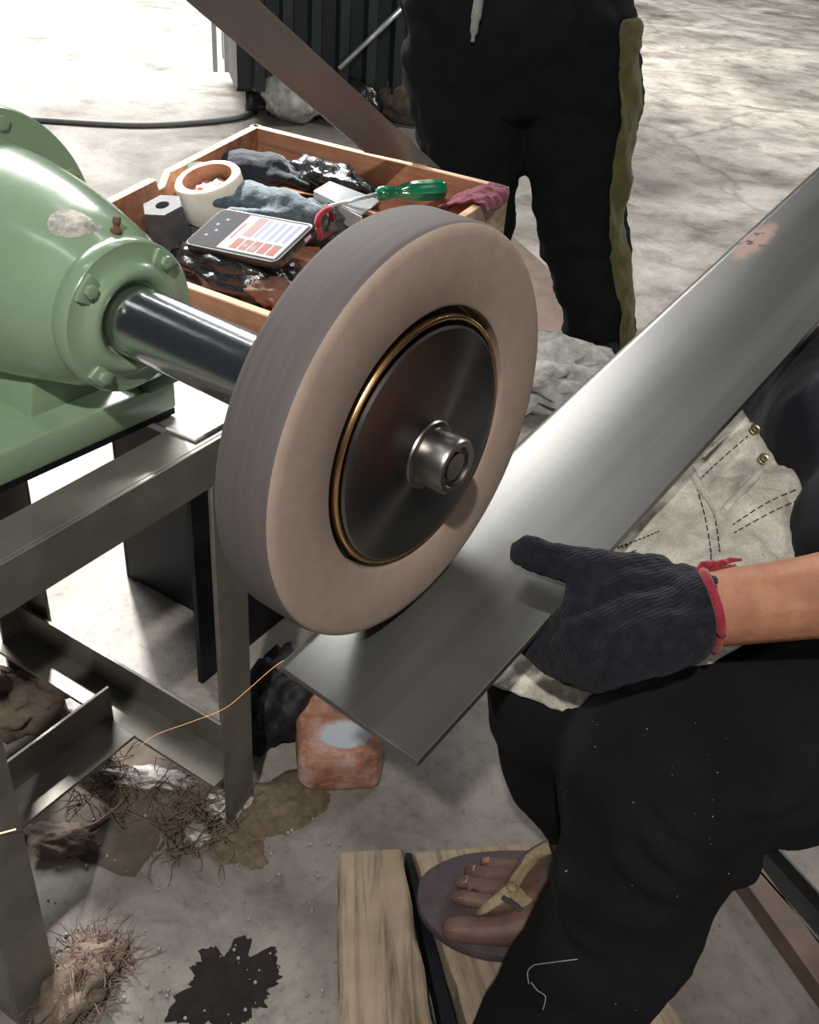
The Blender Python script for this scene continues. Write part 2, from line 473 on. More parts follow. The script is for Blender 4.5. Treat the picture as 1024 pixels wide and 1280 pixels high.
class MB:
    """collects shapes into one mesh"""
    def __init__(self):
        self.v, self.f = [], []

    def add(self, verts, faces):
        k = len(self.v)
        self.v += [Vector(p) for p in verts]
        self.f += [tuple(i + k for i in f) for f in faces]
        return self

    def box(self, lo, hi):
        x0, y0, z0 = lo
        x1, y1, z1 = hi
        return self.add([(x0, y0, z0), (x1, y0, z0), (x1, y1, z0), (x0, y1, z0), (x0, y0, z1), (x1, y0, z1), (x1, y1, z1), (x0, y1, z1)],
                        [(0, 3, 2, 1), (4, 5, 6, 7), (0, 1, 5, 4), (1, 2, 6, 5), (2, 3, 7, 6), (3, 0, 4, 7)])

    def prism(self, poly, off):
        """closed polygon (3d points) swept by the vector off"""
        n = len(poly)
        off = Vector(off)
        vs = [Vector(p) for p in poly] + [Vector(p) + off for p in poly]
        fs = [tuple(range(n))[::-1], tuple(range(n, 2 * n))] + [(i, (i + 1) % n, (i + 1) % n + n, i + n) for i in range(n)]
        return self.add(vs, fs)

    def lathe(self, prof, seg=64, o=(0, 0, 0), closed=False):
        """prof: list of (x, r) about the X axis"""
        o = Vector(o)
        k = []
        vs, fs = [], []
        for x, r in prof:
            if r < 1e-6:
                k.append([len(vs)])
                vs.append(o + Vector((x, 0, 0)))
            else:
                k.append(list(range(len(vs), len(vs) + seg)))
                vs += [o + Vector((x, r * math.cos(2 * math.pi * i / seg), r * math.sin(2 * math.pi * i / seg))) for i in range(seg)]
        pairs = list(zip(k[:-1], k[1:])) + ([(k[-1], k[0])] if closed else [])
        for a, b in pairs:
            for i in range(seg):
                j = (i + 1) % seg
                if len(a) == 1 and len(b) == 1:
                    continue
                if len(a) == 1:
                    fs.append((a[0], b[i], b[j]))
                elif len(b) == 1:
                    fs.append((a[i], b[0], a[j]))
                else:
                    fs.append((a[i], b[i], b[j], a[j]))
        return self.add(vs, fs)

    def tube(self, pts, rad, seg=12, caps=True, flat=1.0, up=None):
        """round tube along points; rad number or list; flat squashes it along its second axis"""
        pts = [Vector(p) for p in pts]
        n = len(pts)
        if not isinstance(rad, (list, tuple)):
            rad = [rad] * n
        tang = [(pts[min(i + 1, n - 1)] - pts[max(i - 1, 0)]).normalized() for i in range(n)]
        a = Vector(up) if up is not None else Vector((0, 0, 1))
        if abs(a.dot(tang[0])) > 0.95:
            a = Vector((1, 0, 0))
        u = (a - tang[0] * a.dot(tang[0])).normalized()
        vs, fs = [], []
        for i in range(n):
            u = (u - tang[i] * u.dot(tang[i])).normalized()
            w = tang[i].cross(u)
            for k in range(seg):
                t = 2 * math.pi * k / seg
                vs.append(pts[i] + (w * math.cos(t) + u * math.sin(t) * flat) * rad[i])
        for i in range(n - 1):
            for k in range(seg):
                j = (k + 1) % seg
                fs.append((i * seg + k, i * seg + j, (i + 1) * seg + j, (i + 1) * seg + k))
        if caps:
            fs.append(tuple(range(seg))[::-1])
            fs.append(tuple(range((n - 1) * seg, n * seg)))
        return self.add(vs, fs)

    def ball(self, c, r, seg=14, rings=9):
        c = Vector(c)
        r = Vector(r) if hasattr(r, '__len__') else Vector((r, r, r))
        vs = [c + Vector((0, 0, r.z))]
        for i in range(1, rings):
            p = math.pi * i / rings
            for k in range(seg):
                t = 2 * math.pi * k / seg
                vs.append(c + Vector((r.x * math.sin(p) * math.cos(t), r.y * math.sin(p) * math.sin(t), r.z * math.cos(p))))
        vs.append(c - Vector((0, 0, r.z)))
        fs = [(0, 1 + k, 1 + (k + 1) % seg) for k in range(seg)]
        for i in range(rings - 2):
            for k in range(seg):
                j = (k + 1) % seg
                fs.append((1 + i * seg + k, 1 + (i + 1) * seg + k, 1 + (i + 1) * seg + j, 1 + i * seg + j))
        e = len(vs) - 1
        fs += [(1 + (rings - 2) * seg + k, e, 1 + (rings - 2) * seg + (k + 1) % seg) for k in range(seg)]
        return self.add(vs, fs)

    def limb(self, pts, rads, seg=14):
        """tube with a ball at each end: closed, good for voxel remeshing"""
        self.tube(pts, list(rads), seg)
        self.ball(pts[0], rads[0])
        self.ball(pts[-1], rads[-1])
        return self

    def build(self, name, m, parent=None, smooth=False):
        return obj(name, self.v, self.f, m, parent, smooth)

def spline(pts, n=8):
    """Catmull-Rom through points"""
    p = [Vector(q) for q in pts]
    out = []
    for i in range(len(p) - 1):
        a, b, c, d = p[max(i - 1, 0)], p[i], p[i + 1], p[min(i + 2, len(p) - 1)]
        for k in range(n):
            t = k / n
            out.append(0.5 * ((2 * b) + (c - a) * t + (2 * a - 5 * b + 4 * c - d) * t * t + (3 * b - a - 3 * c + d) * t ** 3))
    out.append(p[-1])
    return out

def wrinkle(o, amp, freq, seed=0):
    me = o.data
    n = len(me.vertices)
    co, no = np.empty(n * 3), np.empty(n * 3)
    me.vertices.foreach_get('co', co)
    me.vertices.foreach_get('normal', no)
    co, no = co.reshape(-1, 3), no.reshape(-1, 3)
    off = Vector((seed * 3.1, seed * 1.7, seed))
    k = np.array([noise.fractal(Vector(c) * freq + off, 1.0, 2.0, 4) for c in co])
    co += no * (amp * k)[:, None]
    me.vertices.foreach_set('co', co.ravel())
    me.update()

def remesh(o, size, smooth_it=4, noise_amp=0.0, noise_scale=8.0, seed=0):
    md = o.modifiers.new('remesh', 'REMESH')
    md.mode = 'VOXEL'
    md.voxel_size = size
    if smooth_it:
        s = o.modifiers.new('smooth', 'SMOOTH')
        s.iterations = smooth_it
        s.factor = 0.5
    bake(o)
    if noise_amp:
        wrinkle(o, noise_amp, noise_scale, seed)
    o.data.polygons.foreach_set('use_smooth', [True] * len(o.data.polygons))
    return o

def lump(name, c, r, m, parent=None, seed=0, amp=0.25, freq=2.2, rz=0.0, tilt=(0, 0), sub=4, flat_bottom=None):
    """crumpled closed lump with radii r about c; kept above flat_bottom"""
    bm = bmesh.new()
    bmesh.ops.create_icosphere(bm, subdivisions=sub, radius=1.0)
    rot = Matrix.Rotation(rz, 3, 'Z') @ Matrix.Rotation(tilt[0], 3, 'X') @ Matrix.Rotation(tilt[1], 3, 'Y')
    for v in bm.verts:
        p = v.co.copy()
        k = 1 + amp * noise.fractal(p * freq + Vector((seed * 5.3, seed * 2.9, seed * 1.3)), 0.9, 2.1, 5)
        p = rot @ Vector((p.x * r[0] * k, p.y * r[1] * k, p.z * r[2] * k))
        q = p + Vector(c)
        if flat_bottom is not None and q.z < flat_bottom:
            q.z = flat_bottom
        v.co = q - Vector(c)
    me = bpy.data.meshes.new(name)
    bm.to_mesh(me)
    bm.free()
    me.materials.append(m)
    me.polygons.foreach_set('use_smooth', [True] * len(me.polygons))
    o = link(bpy.data.objects.new(name, me))
    o.location = c
    o.parent = parent
    return o

def strands(name, centre, spread, count, length, rad, m, lift=0.02, seed=1, parent=None, dirn=None, floor_z=0.0):
    rnd = random.Random(seed)
    mb = MB()
    for _ in range(count):
        a = rnd.uniform(0, 2 * math.pi)
        rr = math.sqrt(rnd.random())
        p = Vector((centre[0] + spread[0] * rr * math.cos(a), centre[1] + spread[1] * rr * math.sin(a), floor_z + rnd.uniform(0.002, lift) * (1.1 - rr)))
        d = Vector((rnd.gauss(0, 1), rnd.gauss(0, 1), rnd.gauss(0, 0.35)))
        if dirn is not None:
            d = d * 0.5 + Vector(dirn) * rnd.uniform(0.4, 1.2)
        d.normalize()
        L = length * rnd.uniform(0.4, 1.2)
        pts = []
        for k in range(6):
            q = p.copy()
            q.z = max(q.z, floor_z + rad)
            pts.append(q)
            d = (d + Vector((rnd.gauss(0, 0.45), rnd.gauss(0, 0.45), rnd.gauss(0, 0.3)))).normalized()
            p = p + d * (L / 5)
        mb.tube(pts, [rad * (1 - 0.12 * k) for k in range(6)], 4)
    return mb.build(name, m, parent)

# ================================================================== the floor
fl = MB()
fl.add([(-16, -6, 0), (9, -6, 0), (9, 16, 0), (-16, 16, 0)], [(0, 1, 2, 3)])
floor = fl.build('floor', M['floor'])
floor['kind'] = 'structure'

# ================================================================== grinding machine
YAW = math.radians(-4.461)
TABLE_Z = 0.57
W0 = Vector((0.051, -0.088, 0.734))               # centre of the wheel's front face
AX = 0.164                                        # height of the axis above the bench frame
RW = 0.150                                        # wheel radius
MX = Vector((math.cos(YAW), math.sin(YAW), 0))
MY = Vector((-math.sin(YAW), math.cos(YAW), 0))
MZ = Vector((0, 0, 1))
mach = tag(empty('grinding_machine', (W0.x, W0.y, TABLE_Z), (0, 0, YAW)),
           'green belt-and-bearing grinder with a big pinkish grinding wheel on a steel shaft', 'grinder')
mach['label'] = 'pale green grinder with a big pinkish abrasive wheel on a polished shaft'
AO = (0, 0, AX - 0.0095)
# wheel: abrasive ring with rounded shoulders and a recess
T = 0.049
b = MB()
prof = [(-T + 0.012, 0.05), (-T, 0.052), (-T, RW - 0.006), (-T + 0.0018, RW - 0.0018), (-T + 0.006, RW),
        (-0.0075, RW), (-0.0035, RW - 0.0012), (-0.0010, RW - 0.0040), (0.0, RW - 0.0085),
        (0.0005, RW - 0.02), (0.0005, 0.0985), (-0.001, 0.0962), (-0.016, 0.0955), (-0.016, 0.05)]
b.lathe(prof, 128, (0, 0, AX - 0.002), closed=True)
wheel = b.build('grinding_wheel', M['abrasive'], mach, True)
wheel['label'] = 'thick pinkish brown abrasive wheel'
wheel.data.materials.append(M['abrasive_rim'])
for p in wheel.data.polygons:
    c = p.center
    rr = math.hypot(c.y, c.z - (AX - 0.002))
    if rr > RW - 0.0012 or c.x < -T + 0.004:
        p.material_index = 1
shade_auto(wheel, 50)
b = MB().lathe([(-0.0155, 0.0945), (-0.0140, 0.0945), (-0.0140, 0.04), (-0.0155, 0.04)], 96, (0, 0, AX - 0.003), closed=True)
o = b.build('recess_shade', M['black_gap'], wheel)  # black disc, shade of the recess gap put into its colour
b = MB()
ring = [(-0.003 + 0.0034 * math.cos(t), 0.0888 + 0.0024 * math.sin(t)) for t in [2 * math.pi * k / 10 for k in range(10)]]
b.lathe(ring, 128, (0, 0, AX - 0.003), closed=True)
o = b.build('brass_ring', M['gold'], wheel, True)
o['label'] = 'thin shiny brass-coloured ring'
b = MB().lathe([(-0.014, 0.03), (-0.014, 0.0858), (0.0005, 0.0858), (0.0022, 0.0842), (0.0032, 0.078), (0.0040, 0.05),
                (0.0060, 0.030), (0.0062, 0.012), (-0.014, 0.012)], 128, (0, 0, AX - 0.005), closed=True)
o = b.build('clamping_flange', M['disc'], wheel, True)
shade_auto(o, 30)
o['label'] = 'dark turned steel clamping disc'
b = MB().lathe([(0.0055, 0.0255), (0.0075, 0.0245), (0.0085, 0.0212), (0.0275, 0.0205), (0.0300, 0.0190), (0.0300, 0.0150),
                (0.0292, 0.0142), (0.0262, 0.0138), (0.0262, 0.0), ], 64, AO)
b.lathe([(0.0262, 0.0102), (0.0285, 0.0098), (0.0285, 0.0)], 40, AO)
o = b.build('hub_nut', M['hub'], wheel, True)
shade_auto(o, 30)
# inner flange behind the wheel and the shaft
b = MB().lathe([(-T - 0.014, 0.03), (-T - 0.014, 0.085), (-T + 0.001, 0.0875), (-T + 0.001, 0.03)], 64, AO, closed=True)
o = b.build('inner_flange', M['disc'], mach, True)
shade_auto(o, 30)
b = MB().lathe([(-0.31, 0.0), (-0.31, 0.0300), (-0.288, 0.0300), (-0.287, 0.0296), (-T, 0.0296), (-T, 0.0)], 96, AO)
o = b.build('shaft', M['shaft'], mach, True)
shade_auto(o, 30)
o['label'] = 'polished steel shaft'
# bearing cap
b = MB().lathe([(-0.325, 0.02), (-0.325, 0.0625), (-0.320, 0.0650), (-0.3065, 0.0650), (-0.3045, 0.0635), (-0.3040, 0.052),
                (-0.3000, 0.0465), (-0.2965, 0.0440), (-0.2950, 0.0400), (-0.2965, 0.0365), (-0.3010, 0.0330), (-0.3040, 0.0318), (-0.306, 0.02)],
               72, AO, closed=True)
cap = b.build('bearing_cap', M['green'], mach, True)
shade_auto(cap, 45)
for k, a in enumerate([48, 138, 228, 318]):
    ca, sa = math.cos(math.radians(a)), math.sin(math.radians(a))
    # raised pad, then the hexagon bolt head on it
    pad = MB()
    pts = []
    for t in range(10):
        w = -1 + 2 * t / 9
        pts.append((w * 0.0125, 0.0625 - 0.002 * w * w))
    poly = [(-0.0095, 0.0475)] + [(x, y) for x, y in pts] + [(0.0095, 0.0475)]
    pv = [Vector((-0.3055, y * ca - x * sa, AO[2] + y * sa + x * ca)) for x, y in poly]
    pad.prism(pv, (0.0050, 0, 0))
    q = pad.build('bolt_pad', M['green'], cap)
    bevel(q, 0.0012, 2)
    bolt = MB()
    cy, cz = 0.0545 * ca, AO[2] + 0.0545 * sa
    bolt.prism([(-0.3008, cy + 0.0062 * math.cos(h), cz + 0.0062 * math.sin(h)) for h in [math.pi / 3 * i + k for i in range(6)]], (0.0048, 0, 0))
    q = bolt.build('bolt', M['green'], cap)
    bevel(q, 0.001, 2)
# housing
prof = [(-0.320, 0.02), (-0.320, 0.0605), (-0.324, 0.0625), (-0.334, 0.0665), (-0.343, 0.0725), (-0.369, 0.0790), (-0.394, 0.0855), (-0.429, 0.0925), (-0.471, 0.0985),
        (-0.512, 0.1010), (-0.55, 0.1015), (-0.55, 0.02)]
b = MB().lathe(prof, 96, AO, closed=True)
house = b.build('bearing_housing', M['green'], mach, True)
shade_auto(house, 45)
b = MB().lathe([(-0.534, 0.05), (-0.534, 0.1275), (-0.531, 0.1290), (-0.517, 0.1290), (-0.514, 0.1275), (-0.514, 0.05)], 96, AO, closed=True)
o = b.build('motor_flange', M['green'], mach, True)
shade_auto(o, 45)
for a in (25, 70, 115, 160, 205, 250, 295, 340):
    ca, sa = math.cos(math.radians(a)), math.sin(math.radians(a))
    q = MB().prism([(-0.5145, 0.115 * ca + 0.0075 * math.cos(h), AO[2] + 0.115 * sa + 0.0075 * math.sin(h)) for h in [math.pi / 3 * i for i in range(6)]], (0.0035, 0, 0))
    bevel(q.build('bolt', M['green'], o), 0.001, 2)
b = MB().lathe([(-0.533, 0.02), (-0.533, 0.112), (-0.80, 0.112), (-0.82, 0.10), (-0.82, 0.0)], 64, AO)
for a in range(0, 360, 12):
    ca, sa = math.cos(math.radians(a)), math.sin(math.radians(a))
    t = Vector((0, -sa, ca)) * 0.002
    r0, r1 = Vector((0, ca, sa)) * 0.110, Vector((0, ca, sa)) * 0.126
    s = Vector((-0.545, 0, AO[2]))
    b.prism([s + r0 - t, s + r1 - t, s + r1 + t, s + r0 + t], (-0.24, 0, 0))
o = b.build('motor_body', M['green'], mach)
shade_auto(o, 30)
# pedestal, base plate, foot lug
b = MB().prism([(-0.395, -0.052, 0.04), (-0.395, 0.052, 0.04), (-0.395, 0.040, 0.10), (-0.395, -0.040, 0.10)], (-0.40, 0, 0))
o = bevel(b.build('pedestal', M['green'], mach), 0.004)
b = MB().box((-0.95, -0.33, 0.012), (-0.362, 0.090, 0.044))
bevel(b.build('base_plate', M['green'], mach), 0.004)
b = MB().box((-0.95, -0.33, 0.006), (-0.3635, 0.088, 0.0125))
b.build('base_shadow_strip', M['black_steel'], mach)  # black slab standing for the shadow under the base plate
b = MB().box((-0.42, 0.052, 0.043), (-0.356, 0.092, 0.058))
b.box((-0.385, 0.075, 0.056), (-0.362, 0.090, 0.066))
bevel(b.build('foot_lug', M['green_dark'], mach), 0.003)
# grease nipple on the housing, bare chip in the paint
def on_house(x, ang, lift=0.0):
    pr = [(-0.324, 0.0625), (-0.334, 0.0665), (-0.343, 0.0725), (-0.369, 0.0790), (-0.394, 0.0855), (-0.429, 0.0925), (-0.471, 0.0985)]
    for (x0, r0), (x1, r1) in zip(pr[:-1], pr[1:]):
        if x1 <= x <= x0:
            r = r0 + (r1 - r0) * (x - x0) / (x1 - x0)
            break
    r += lift
    return Vector((x, r * math.cos(ang), AO[2] + r * math.sin(ang)))
ga = math.radians(79)
p0, p1 = on_house(-0.330, ga, -0.001), on_house(-0.330, ga, 0.0125)
d = p1 - p0
b = MB().tube([p0, p0 + d * .3, p0 + d * .32, p0 + d * .55, p0 + d * .6, p0 + d * .95, p1], [0.0048, 0.0048, 0.0030, 0.0026, 0.0034, 0.0034, 0.0022], 12)
o = b.build('grease_nipple', M['rust'], mach, True)
from mathutils.bvhtree import BVHTree
bpy.context.view_layer.update()
hm = mach.matrix_world
hbvh = BVHTree.FromPolygons([v.co for v in house.data.vertices], [p.vertices for p in house.data.polygons])
hinv = hm.inverted()
def on_housing(u, v, lift=0.0005):
    o_ = hinv @ Vector(CAM_C)
    d_v = (hinv.to_3x3() @ Vector(ray(u, v))).normalized()
    h, n_, _, _ = hbvh.ray_cast(o_, d_v)
    return h + n_ * lift * (1 if n_.dot(d_v) < 0 else -1)
chip_px = spline([Vector((u, v, 0)) for u, v in ((59, 279), (64, 268), (78, 262), (94, 263), (110, 271), (128, 284), (112, 292), (95, 297), (74, 296), (62, 289), (59, 279))], 4)[:-1]
nck = len(chip_px)
cen = Vector((88, 279, 0))
vs = [on_housing(cen.x, cen.y)]
for s_ in (0.33, 0.66, 1.0):
    vs += [on_housing(*(cen + (q - cen) * s_).xy, 0.0005 if s_ < 1 else 0.0002) for q in chip_px]
fs = [(0, 1 + k, 1 + (k + 1) % nck) for k in range(nck)]
for r_i in range(2):
    fs += [(1 + r_i * nck + k, 1 + (r_i + 1) * nck + k, 1 + (r_i + 1) * nck + (k + 1) % nck, 1 + r_i * nck + (k + 1) % nck) for k in range(nck)]
o = obj('paint_chip', vs, fs, M['chip'], mach, True)
o['label'] = 'bare metal teardrop patch without paint'

# ================================================================== bench frame of angle iron
bench = tag(empty('bench_frame', (-0.245, -0.12, 0)), 'bare welded angle-iron bench frame carrying the green grinder', 'bench')
TH = 0.005
def part(name, lo, hi, m=M['frame_steel'], parent=bench, bev=0.0012):
    c = Vector(parent.location)
    b = MB().box([lo[i] - c[i] for i in range(3)], [hi[i] - c[i] for i in range(3)])
    return bevel(b.build(name, m, parent), bev, 1)
def angle(name, boxes, parent=bench, m=M['frame_steel']):
    c = Vector(parent.location)
    b = MB()
    for lo, hi in boxes:
        b.box([lo[i] - c[i] for i in range(3)], [hi[i] - c[i] for i in range(3)])
    return bevel(b.build(name, m, parent), 0.0008, 1)
X0 = -0.245
YL, YR = -0.311, 0.062
ZB = TABLE_Z - 0.05
XB = -0.66
def leg(xo, sx, yo, sy):
    return angle('leg', [((min(xo, xo - sx * TH), min(yo, yo + sy * 0.05), 0), (max(xo, xo - sx * TH), max(yo, yo + sy * 0.05), ZB)),
                         ((min(xo - sx * TH, xo - sx * 0.05), min(yo, yo + sy * TH), 0), (max(xo - sx * TH, xo - sx * 0.05), max(yo, yo + sy * TH), ZB))])
leg(X0, 1, YR, -1)
leg(X0, 1, YL, 1)
leg(XB, -1, YR, -1)
leg(XB, -1, YL, 1)
angle('top_beam', [((X0 - TH, YL - 0.25, ZB), (X0, 0.135, TABLE_Z)), ((X0 - 0.05, YL - 0.25, TABLE_Z - TH), (X0 - TH, 0.135, TABLE_Z))])
angle('top_beam', [((XB, YL - 0.25, ZB), (XB + TH, YR, TABLE_Z)), ((XB + TH, YL - 0.25, TABLE_Z - TH), (XB + 0.05, YR, TABLE_Z))])
angle('side_beam', [((XB + 0.05, YR - TH, ZB), (X0 - 0.05, YR, TABLE_Z)), ((XB + 0.05, YR - 0.05, TABLE_Z - TH), (X0 - 0.05, YR - TH, TABLE_Z))], m=M['lit_steel'])  # paler than the other beams, light on it put into the colour
part('top_plate', (XB + 0.06, 0.005, TABLE_Z - 0.0005), (X0 - 0.012, 0.135, TABLE_Z + 0.0035), M['lit_steel'])  # added plate, pale for the light falling on the bench top
ZR = 0.085
ay = P(150, 912, ZR).y
ax1 = X0 - TH
angle('lower_rail', [((XB, ay, ZR), (ax1, ay + 0.052, ZR + TH)), ((XB, ay + 0.047, ZR + TH), (ax1, ay + 0.052, ZR + 0.052))])
bx = P(134, 858, ZR + 0.055).x
ye = P(134, 858, ZR + 0.055).y
angle('cross_rail', [((bx, YL - 0.02, ZR + TH), (bx + TH, ye, ZR + 0.057)), ((bx + TH, YL - 0.02, ZR + TH), (bx + 0.055, ye - 0.01, ZR + 2 * TH))])
lw = lump('weld_bead', (X0 + 0.003 + 0.245, YR - 0.012 + 0.12, 0.006), (0.010, 0.022, 0.009), M['weld'], bench, 3, 0.5, 3, sub=3)
lw2 = lump('weld_bead', (X0 - 0.02 + 0.245, YR - 0.085 + 0.12, 0.008), (0.018, 0.016, 0.010), M['weld'], bench, 5, 0.5, 3, sub=3)

# ================================================================== blade held under the wheel
PHI = math.radians(-77)
U = MY * math.cos(PHI) + MZ * math.sin(PHI)       # from axis to the contact line
TT = MY * (-math.sin(PHI)) + MZ * math.cos(PHI)
WC = W0 + Vector((0, 0, -0.002))
sk = 0.036
LT = (TT * math.cos(sk) + MX * math.sin(sk)).normalized()
LX = (MX * math.cos(sk) - TT * math.sin(sk)).normalized()
LN = -U
BL_O = WC + U * (RW + 0.0004)                      # contact point on the blade's upper face
BT = 0.007
BM = Matrix(((LX.x, LT.x, LN.x, BL_O.x), (LX.y, LT.y, LN.y, BL_O.y), (LX.z, LT.z, LN.z, BL_O.z), (0, 0, 0, 1)))
x0b, x1b, t0b, t1b = -0.0495, 0.0895, -0.130, 0.98
b = MB()
b.prism([(x0b + 0.010, t0b, 0), (x1b, t0b, 0), (x1b, t0b, -BT), (x0b, t0b, -BT), (x0b, t0b, -BT + 0.0015)], (0, t1b - t0b, 0))
blade = b.build('machine_knife', blade_material('ground_blade_steel', patch=(x0b + 0.018, 0.60, 0.016, 0.055)))
bevel(blade, 0.0006, 1)
blade.matrix_world = BM
tag(blade, 'wide grey steel blade with a rust patch, gripped by the gloved hand under the wheel', 'blade')

def on_blade(u, v, lift=0.0):
    return PP(u, v, LN, BL_O) + LN * lift

# ================================================================== black stand under the box
st = tag(empty('metal_stand', (-0.5, 0.45, 0)), 'black sheet-metal stand under the wooden tool box', 'stand')
def spart(name, lo, hi, m=M['black_steel']):
    return part(name, lo, hi, m, st, 0.001)
spart('front_panel', (-0.716, 0.296, 0), (-0.457, 0.302, 0.535))
spart('side_board', (-0.457, 0.183, 0), (-0.447, 0.66, 0.535))
spart('side_board', (-0.722, 0.296, 0), (-0.716, 0.66, 0.535))
spart('back_panel', (-0.716, 0.652, 0), (-0.457, 0.658, 0.535))
spart('top_panel', (-0.76, 0.185, 0.535), (-0.295, 0.70, 0.549))

# ================================================================== wooden box
RZ, BZ = 0.640, 0.550
FL, FR = P(318, 155, RZ), P(637, 233, RZ)
lp, rp = P(130, 250, RZ), P(589, 266, RZ)
yn = 0.5 * (P(228, 352, RZ).y + P(325, 392, RZ).y) - 0.004
NL = FL + (lp - FL) * ((yn - FL.y) / (lp.y - FL.y))
NR = FR + (rp - FR) * ((yn - FR.y) / (rp.y - FR.y))
boxc = (FL + FR + NL + NR) / 4
box = tag(empty('tool_box', (boxc.x, boxc.y, BZ)), 'shallow open wooden box full of gloves, tape and tools', 'box')
WTH = 0.013
def wall(name, a, b_, inward, ztop, mats, notch=None):
    a, b_ = Vector((a.x, a.y, 0)), Vector((b_.x, b_.y, 0))
    o = Vector((boxc.x, boxc.y, BZ))
    off = inward.normalized() * WTH
    d = b_ - a
    top = [(0, ztop), (1, ztop)]
    if notch:
        t0, t1, dz = notch
        top = [(0, ztop), (t0 - 0.012, ztop), (t0, ztop - dz), (t0 + 0.03, ztop - dz), (t1, ztop), (1, ztop)]
    poly = [(1, BZ + 0.0005), (0, BZ + 0.0005)] + top
    q = MB().prism([a + d * t + Vector((0, 0, z)) - o for t, z in poly], off)
    w = q.build(name, mats[0], box)
    bevel(w, 0.0012, 1)
    w.data.materials.append(mats[1])
    for p in w.data.polygons:
        if p.normal.z > 0.6:  # upward faces take the paler wood for the light on them
            p.material_index = 1
    return w
edge_m = (M['box_wood'], M['box_edge'])
wall('side_wall', FL, FR, Vector((0, -1, 0)), RZ, edge_m)
wall('side_wall', NL, FL, Vector((1, 0.25, 0)), RZ, edge_m, notch=(0.44, 0.50, 0.016))
wall('side_wall', NL, NR, Vector((0, 1, 0)), RZ, edge_m)
w = wall('side_wall', NR, FR, Vector((-1, 0, 0)), RZ, (M['box_pale'], M['box_edge']))
o = Vector((boxc.x, boxc.y, BZ))
i = 0.006
MB().prism([NL + Vector((i, i, BZ - RZ)) - o, NR + Vector((-i, i, BZ - RZ)) - o, FR + Vector((-i, -i, BZ - RZ)) - o, FL + Vector((i, -i, BZ - RZ)) - o],
           (0, 0, 0.008)).build('bottom_board', M['box_wood'], box)
FZ = BZ + 0.0085                                   # inner floor of the box

# ---- things in the box
def ring_roll(name, c, r0, r1, h, tilt, m, label, cat, core=None, fill=None):
    t = tag(empty(name, c), label, cat)
    t.rotation_euler = tilt
    R_ = MB().lathe([(0, r0), (0.002, r1 - 0.001), (0.004, r1), (h - 0.004, r1), (h - 0.001, r1 - 0.002), (h, r1 - 0.004), (h, r0 + 0.002), (h - 0.002, r0)], 48, closed=True)
    R_.v = [Vector((v.y, v.z, v.x)) for v in R_.v]
    shade_auto(R_.build('roll', m, t, True), 40)
    if core:
        R_ = MB().lathe([(0.002, r0 - 0.003), (0.002, r0 + 0.0005), (h - 0.0005, r0 + 0.0005), (h - 0.0005, r0 - 0.003)], 48, closed=True)
        R_.v = [Vector((v.y, v.z, v.x)) for v in R_.v]
        shade_auto(R_.build('core', core, t, True), 40)
    if fill:
        lump('red_scraps', (0, -0.002, h * 0.42), (r0 * 0.86, r0 * 0.86, h * 0.32), fill, t, 4, 0.35, 3.5)
    return t
tp = P(272, 246, FZ + 0.055)
ring_roll('tape_roll', (tp.x, tp.y, FZ + 0.034), 0.0385, 0.0475, 0.055, (math.radians(17), math.radians(-4), 0), M['tape'],
          'fat white tape roll holding red and white scraps', 'tape roll', M['card'], M['red_bits'])
# grey hexagonal dressing stone with a hole
gs = P(216, 280, FZ + 0.04)
ho = tag(empty('dressing_stone', (gs.x, gs.y, FZ + 0.012)), 'short grey hexagonal stone with a round hole, next to the tape roll', 'stone')
ho.rotation_euler = (math.radians(14), math.radians(-6), 0.3)
vs, fs = [], []
N = 48
def hexr(a, r):
    k = math.pi / 3
    return r * 0.93 / math.cos(((a % k) - k / 2)) * 0.94 if True else r
for (r, z, hx) in ((0.0295, 0, 1), (0.0300, 0.056, 1), (0.0282, 0.0595, 1), (0.0095, 0.0595, 0), (0.0085, 0.057, 0), (0.0085, 0.02, 0)):
    for k in range(N):
        a = 2 * math.pi * k / N
        q = hexr(a, r) if hx else r
        vs.append((q * math.cos(a), q * math.sin(a), z))
for s in range(5):
    for k in range(N):
        fs.append((s * N + k, s * N + (k + 1) % N, (s + 1) * N + (k + 1) % N, (s + 1) * N + k))
fs.append(tuple(range(N))[::-1])
fs.append(tuple(range(5 * N, 6 * N)))
shade_auto(obj('stone_body', vs, fs, M['grey_stone'], ho, True), 35)
# grey-green worn disc leaning behind the tape
dc = P(232, 232, FZ + 0.06)
gd = MB().lathe([(0, 0.012), (0, 0.047), (0.002, 0.048), (0.005, 0.048), (0.007, 0.047), (0.007, 0.012)], 40, closed=True)
gd.v = [Vector((v.y, v.z, v.x)) for v in gd.v]
gdo = shade_auto(gd.build('worn_disc', M['disc_grey']), 35) or bpy.data.objects['worn_disc']
gdo.location = (dc.x + 0.004, dc.y + 0.012, FZ + 0.045)
gdo.rotation_euler = (math.radians(50), math.radians(-18), math.radians(20))
tag(gdo, 'grey-green worn abrasive disc leaning behind the tape roll', 'disc')

def lumpthing(name, u, v, z, r, m, label, cat, **k):
    c = P(u, v, z)
    o = lump(name, c, r, m, None, **k)
    tag(o, label, cat)
    return o
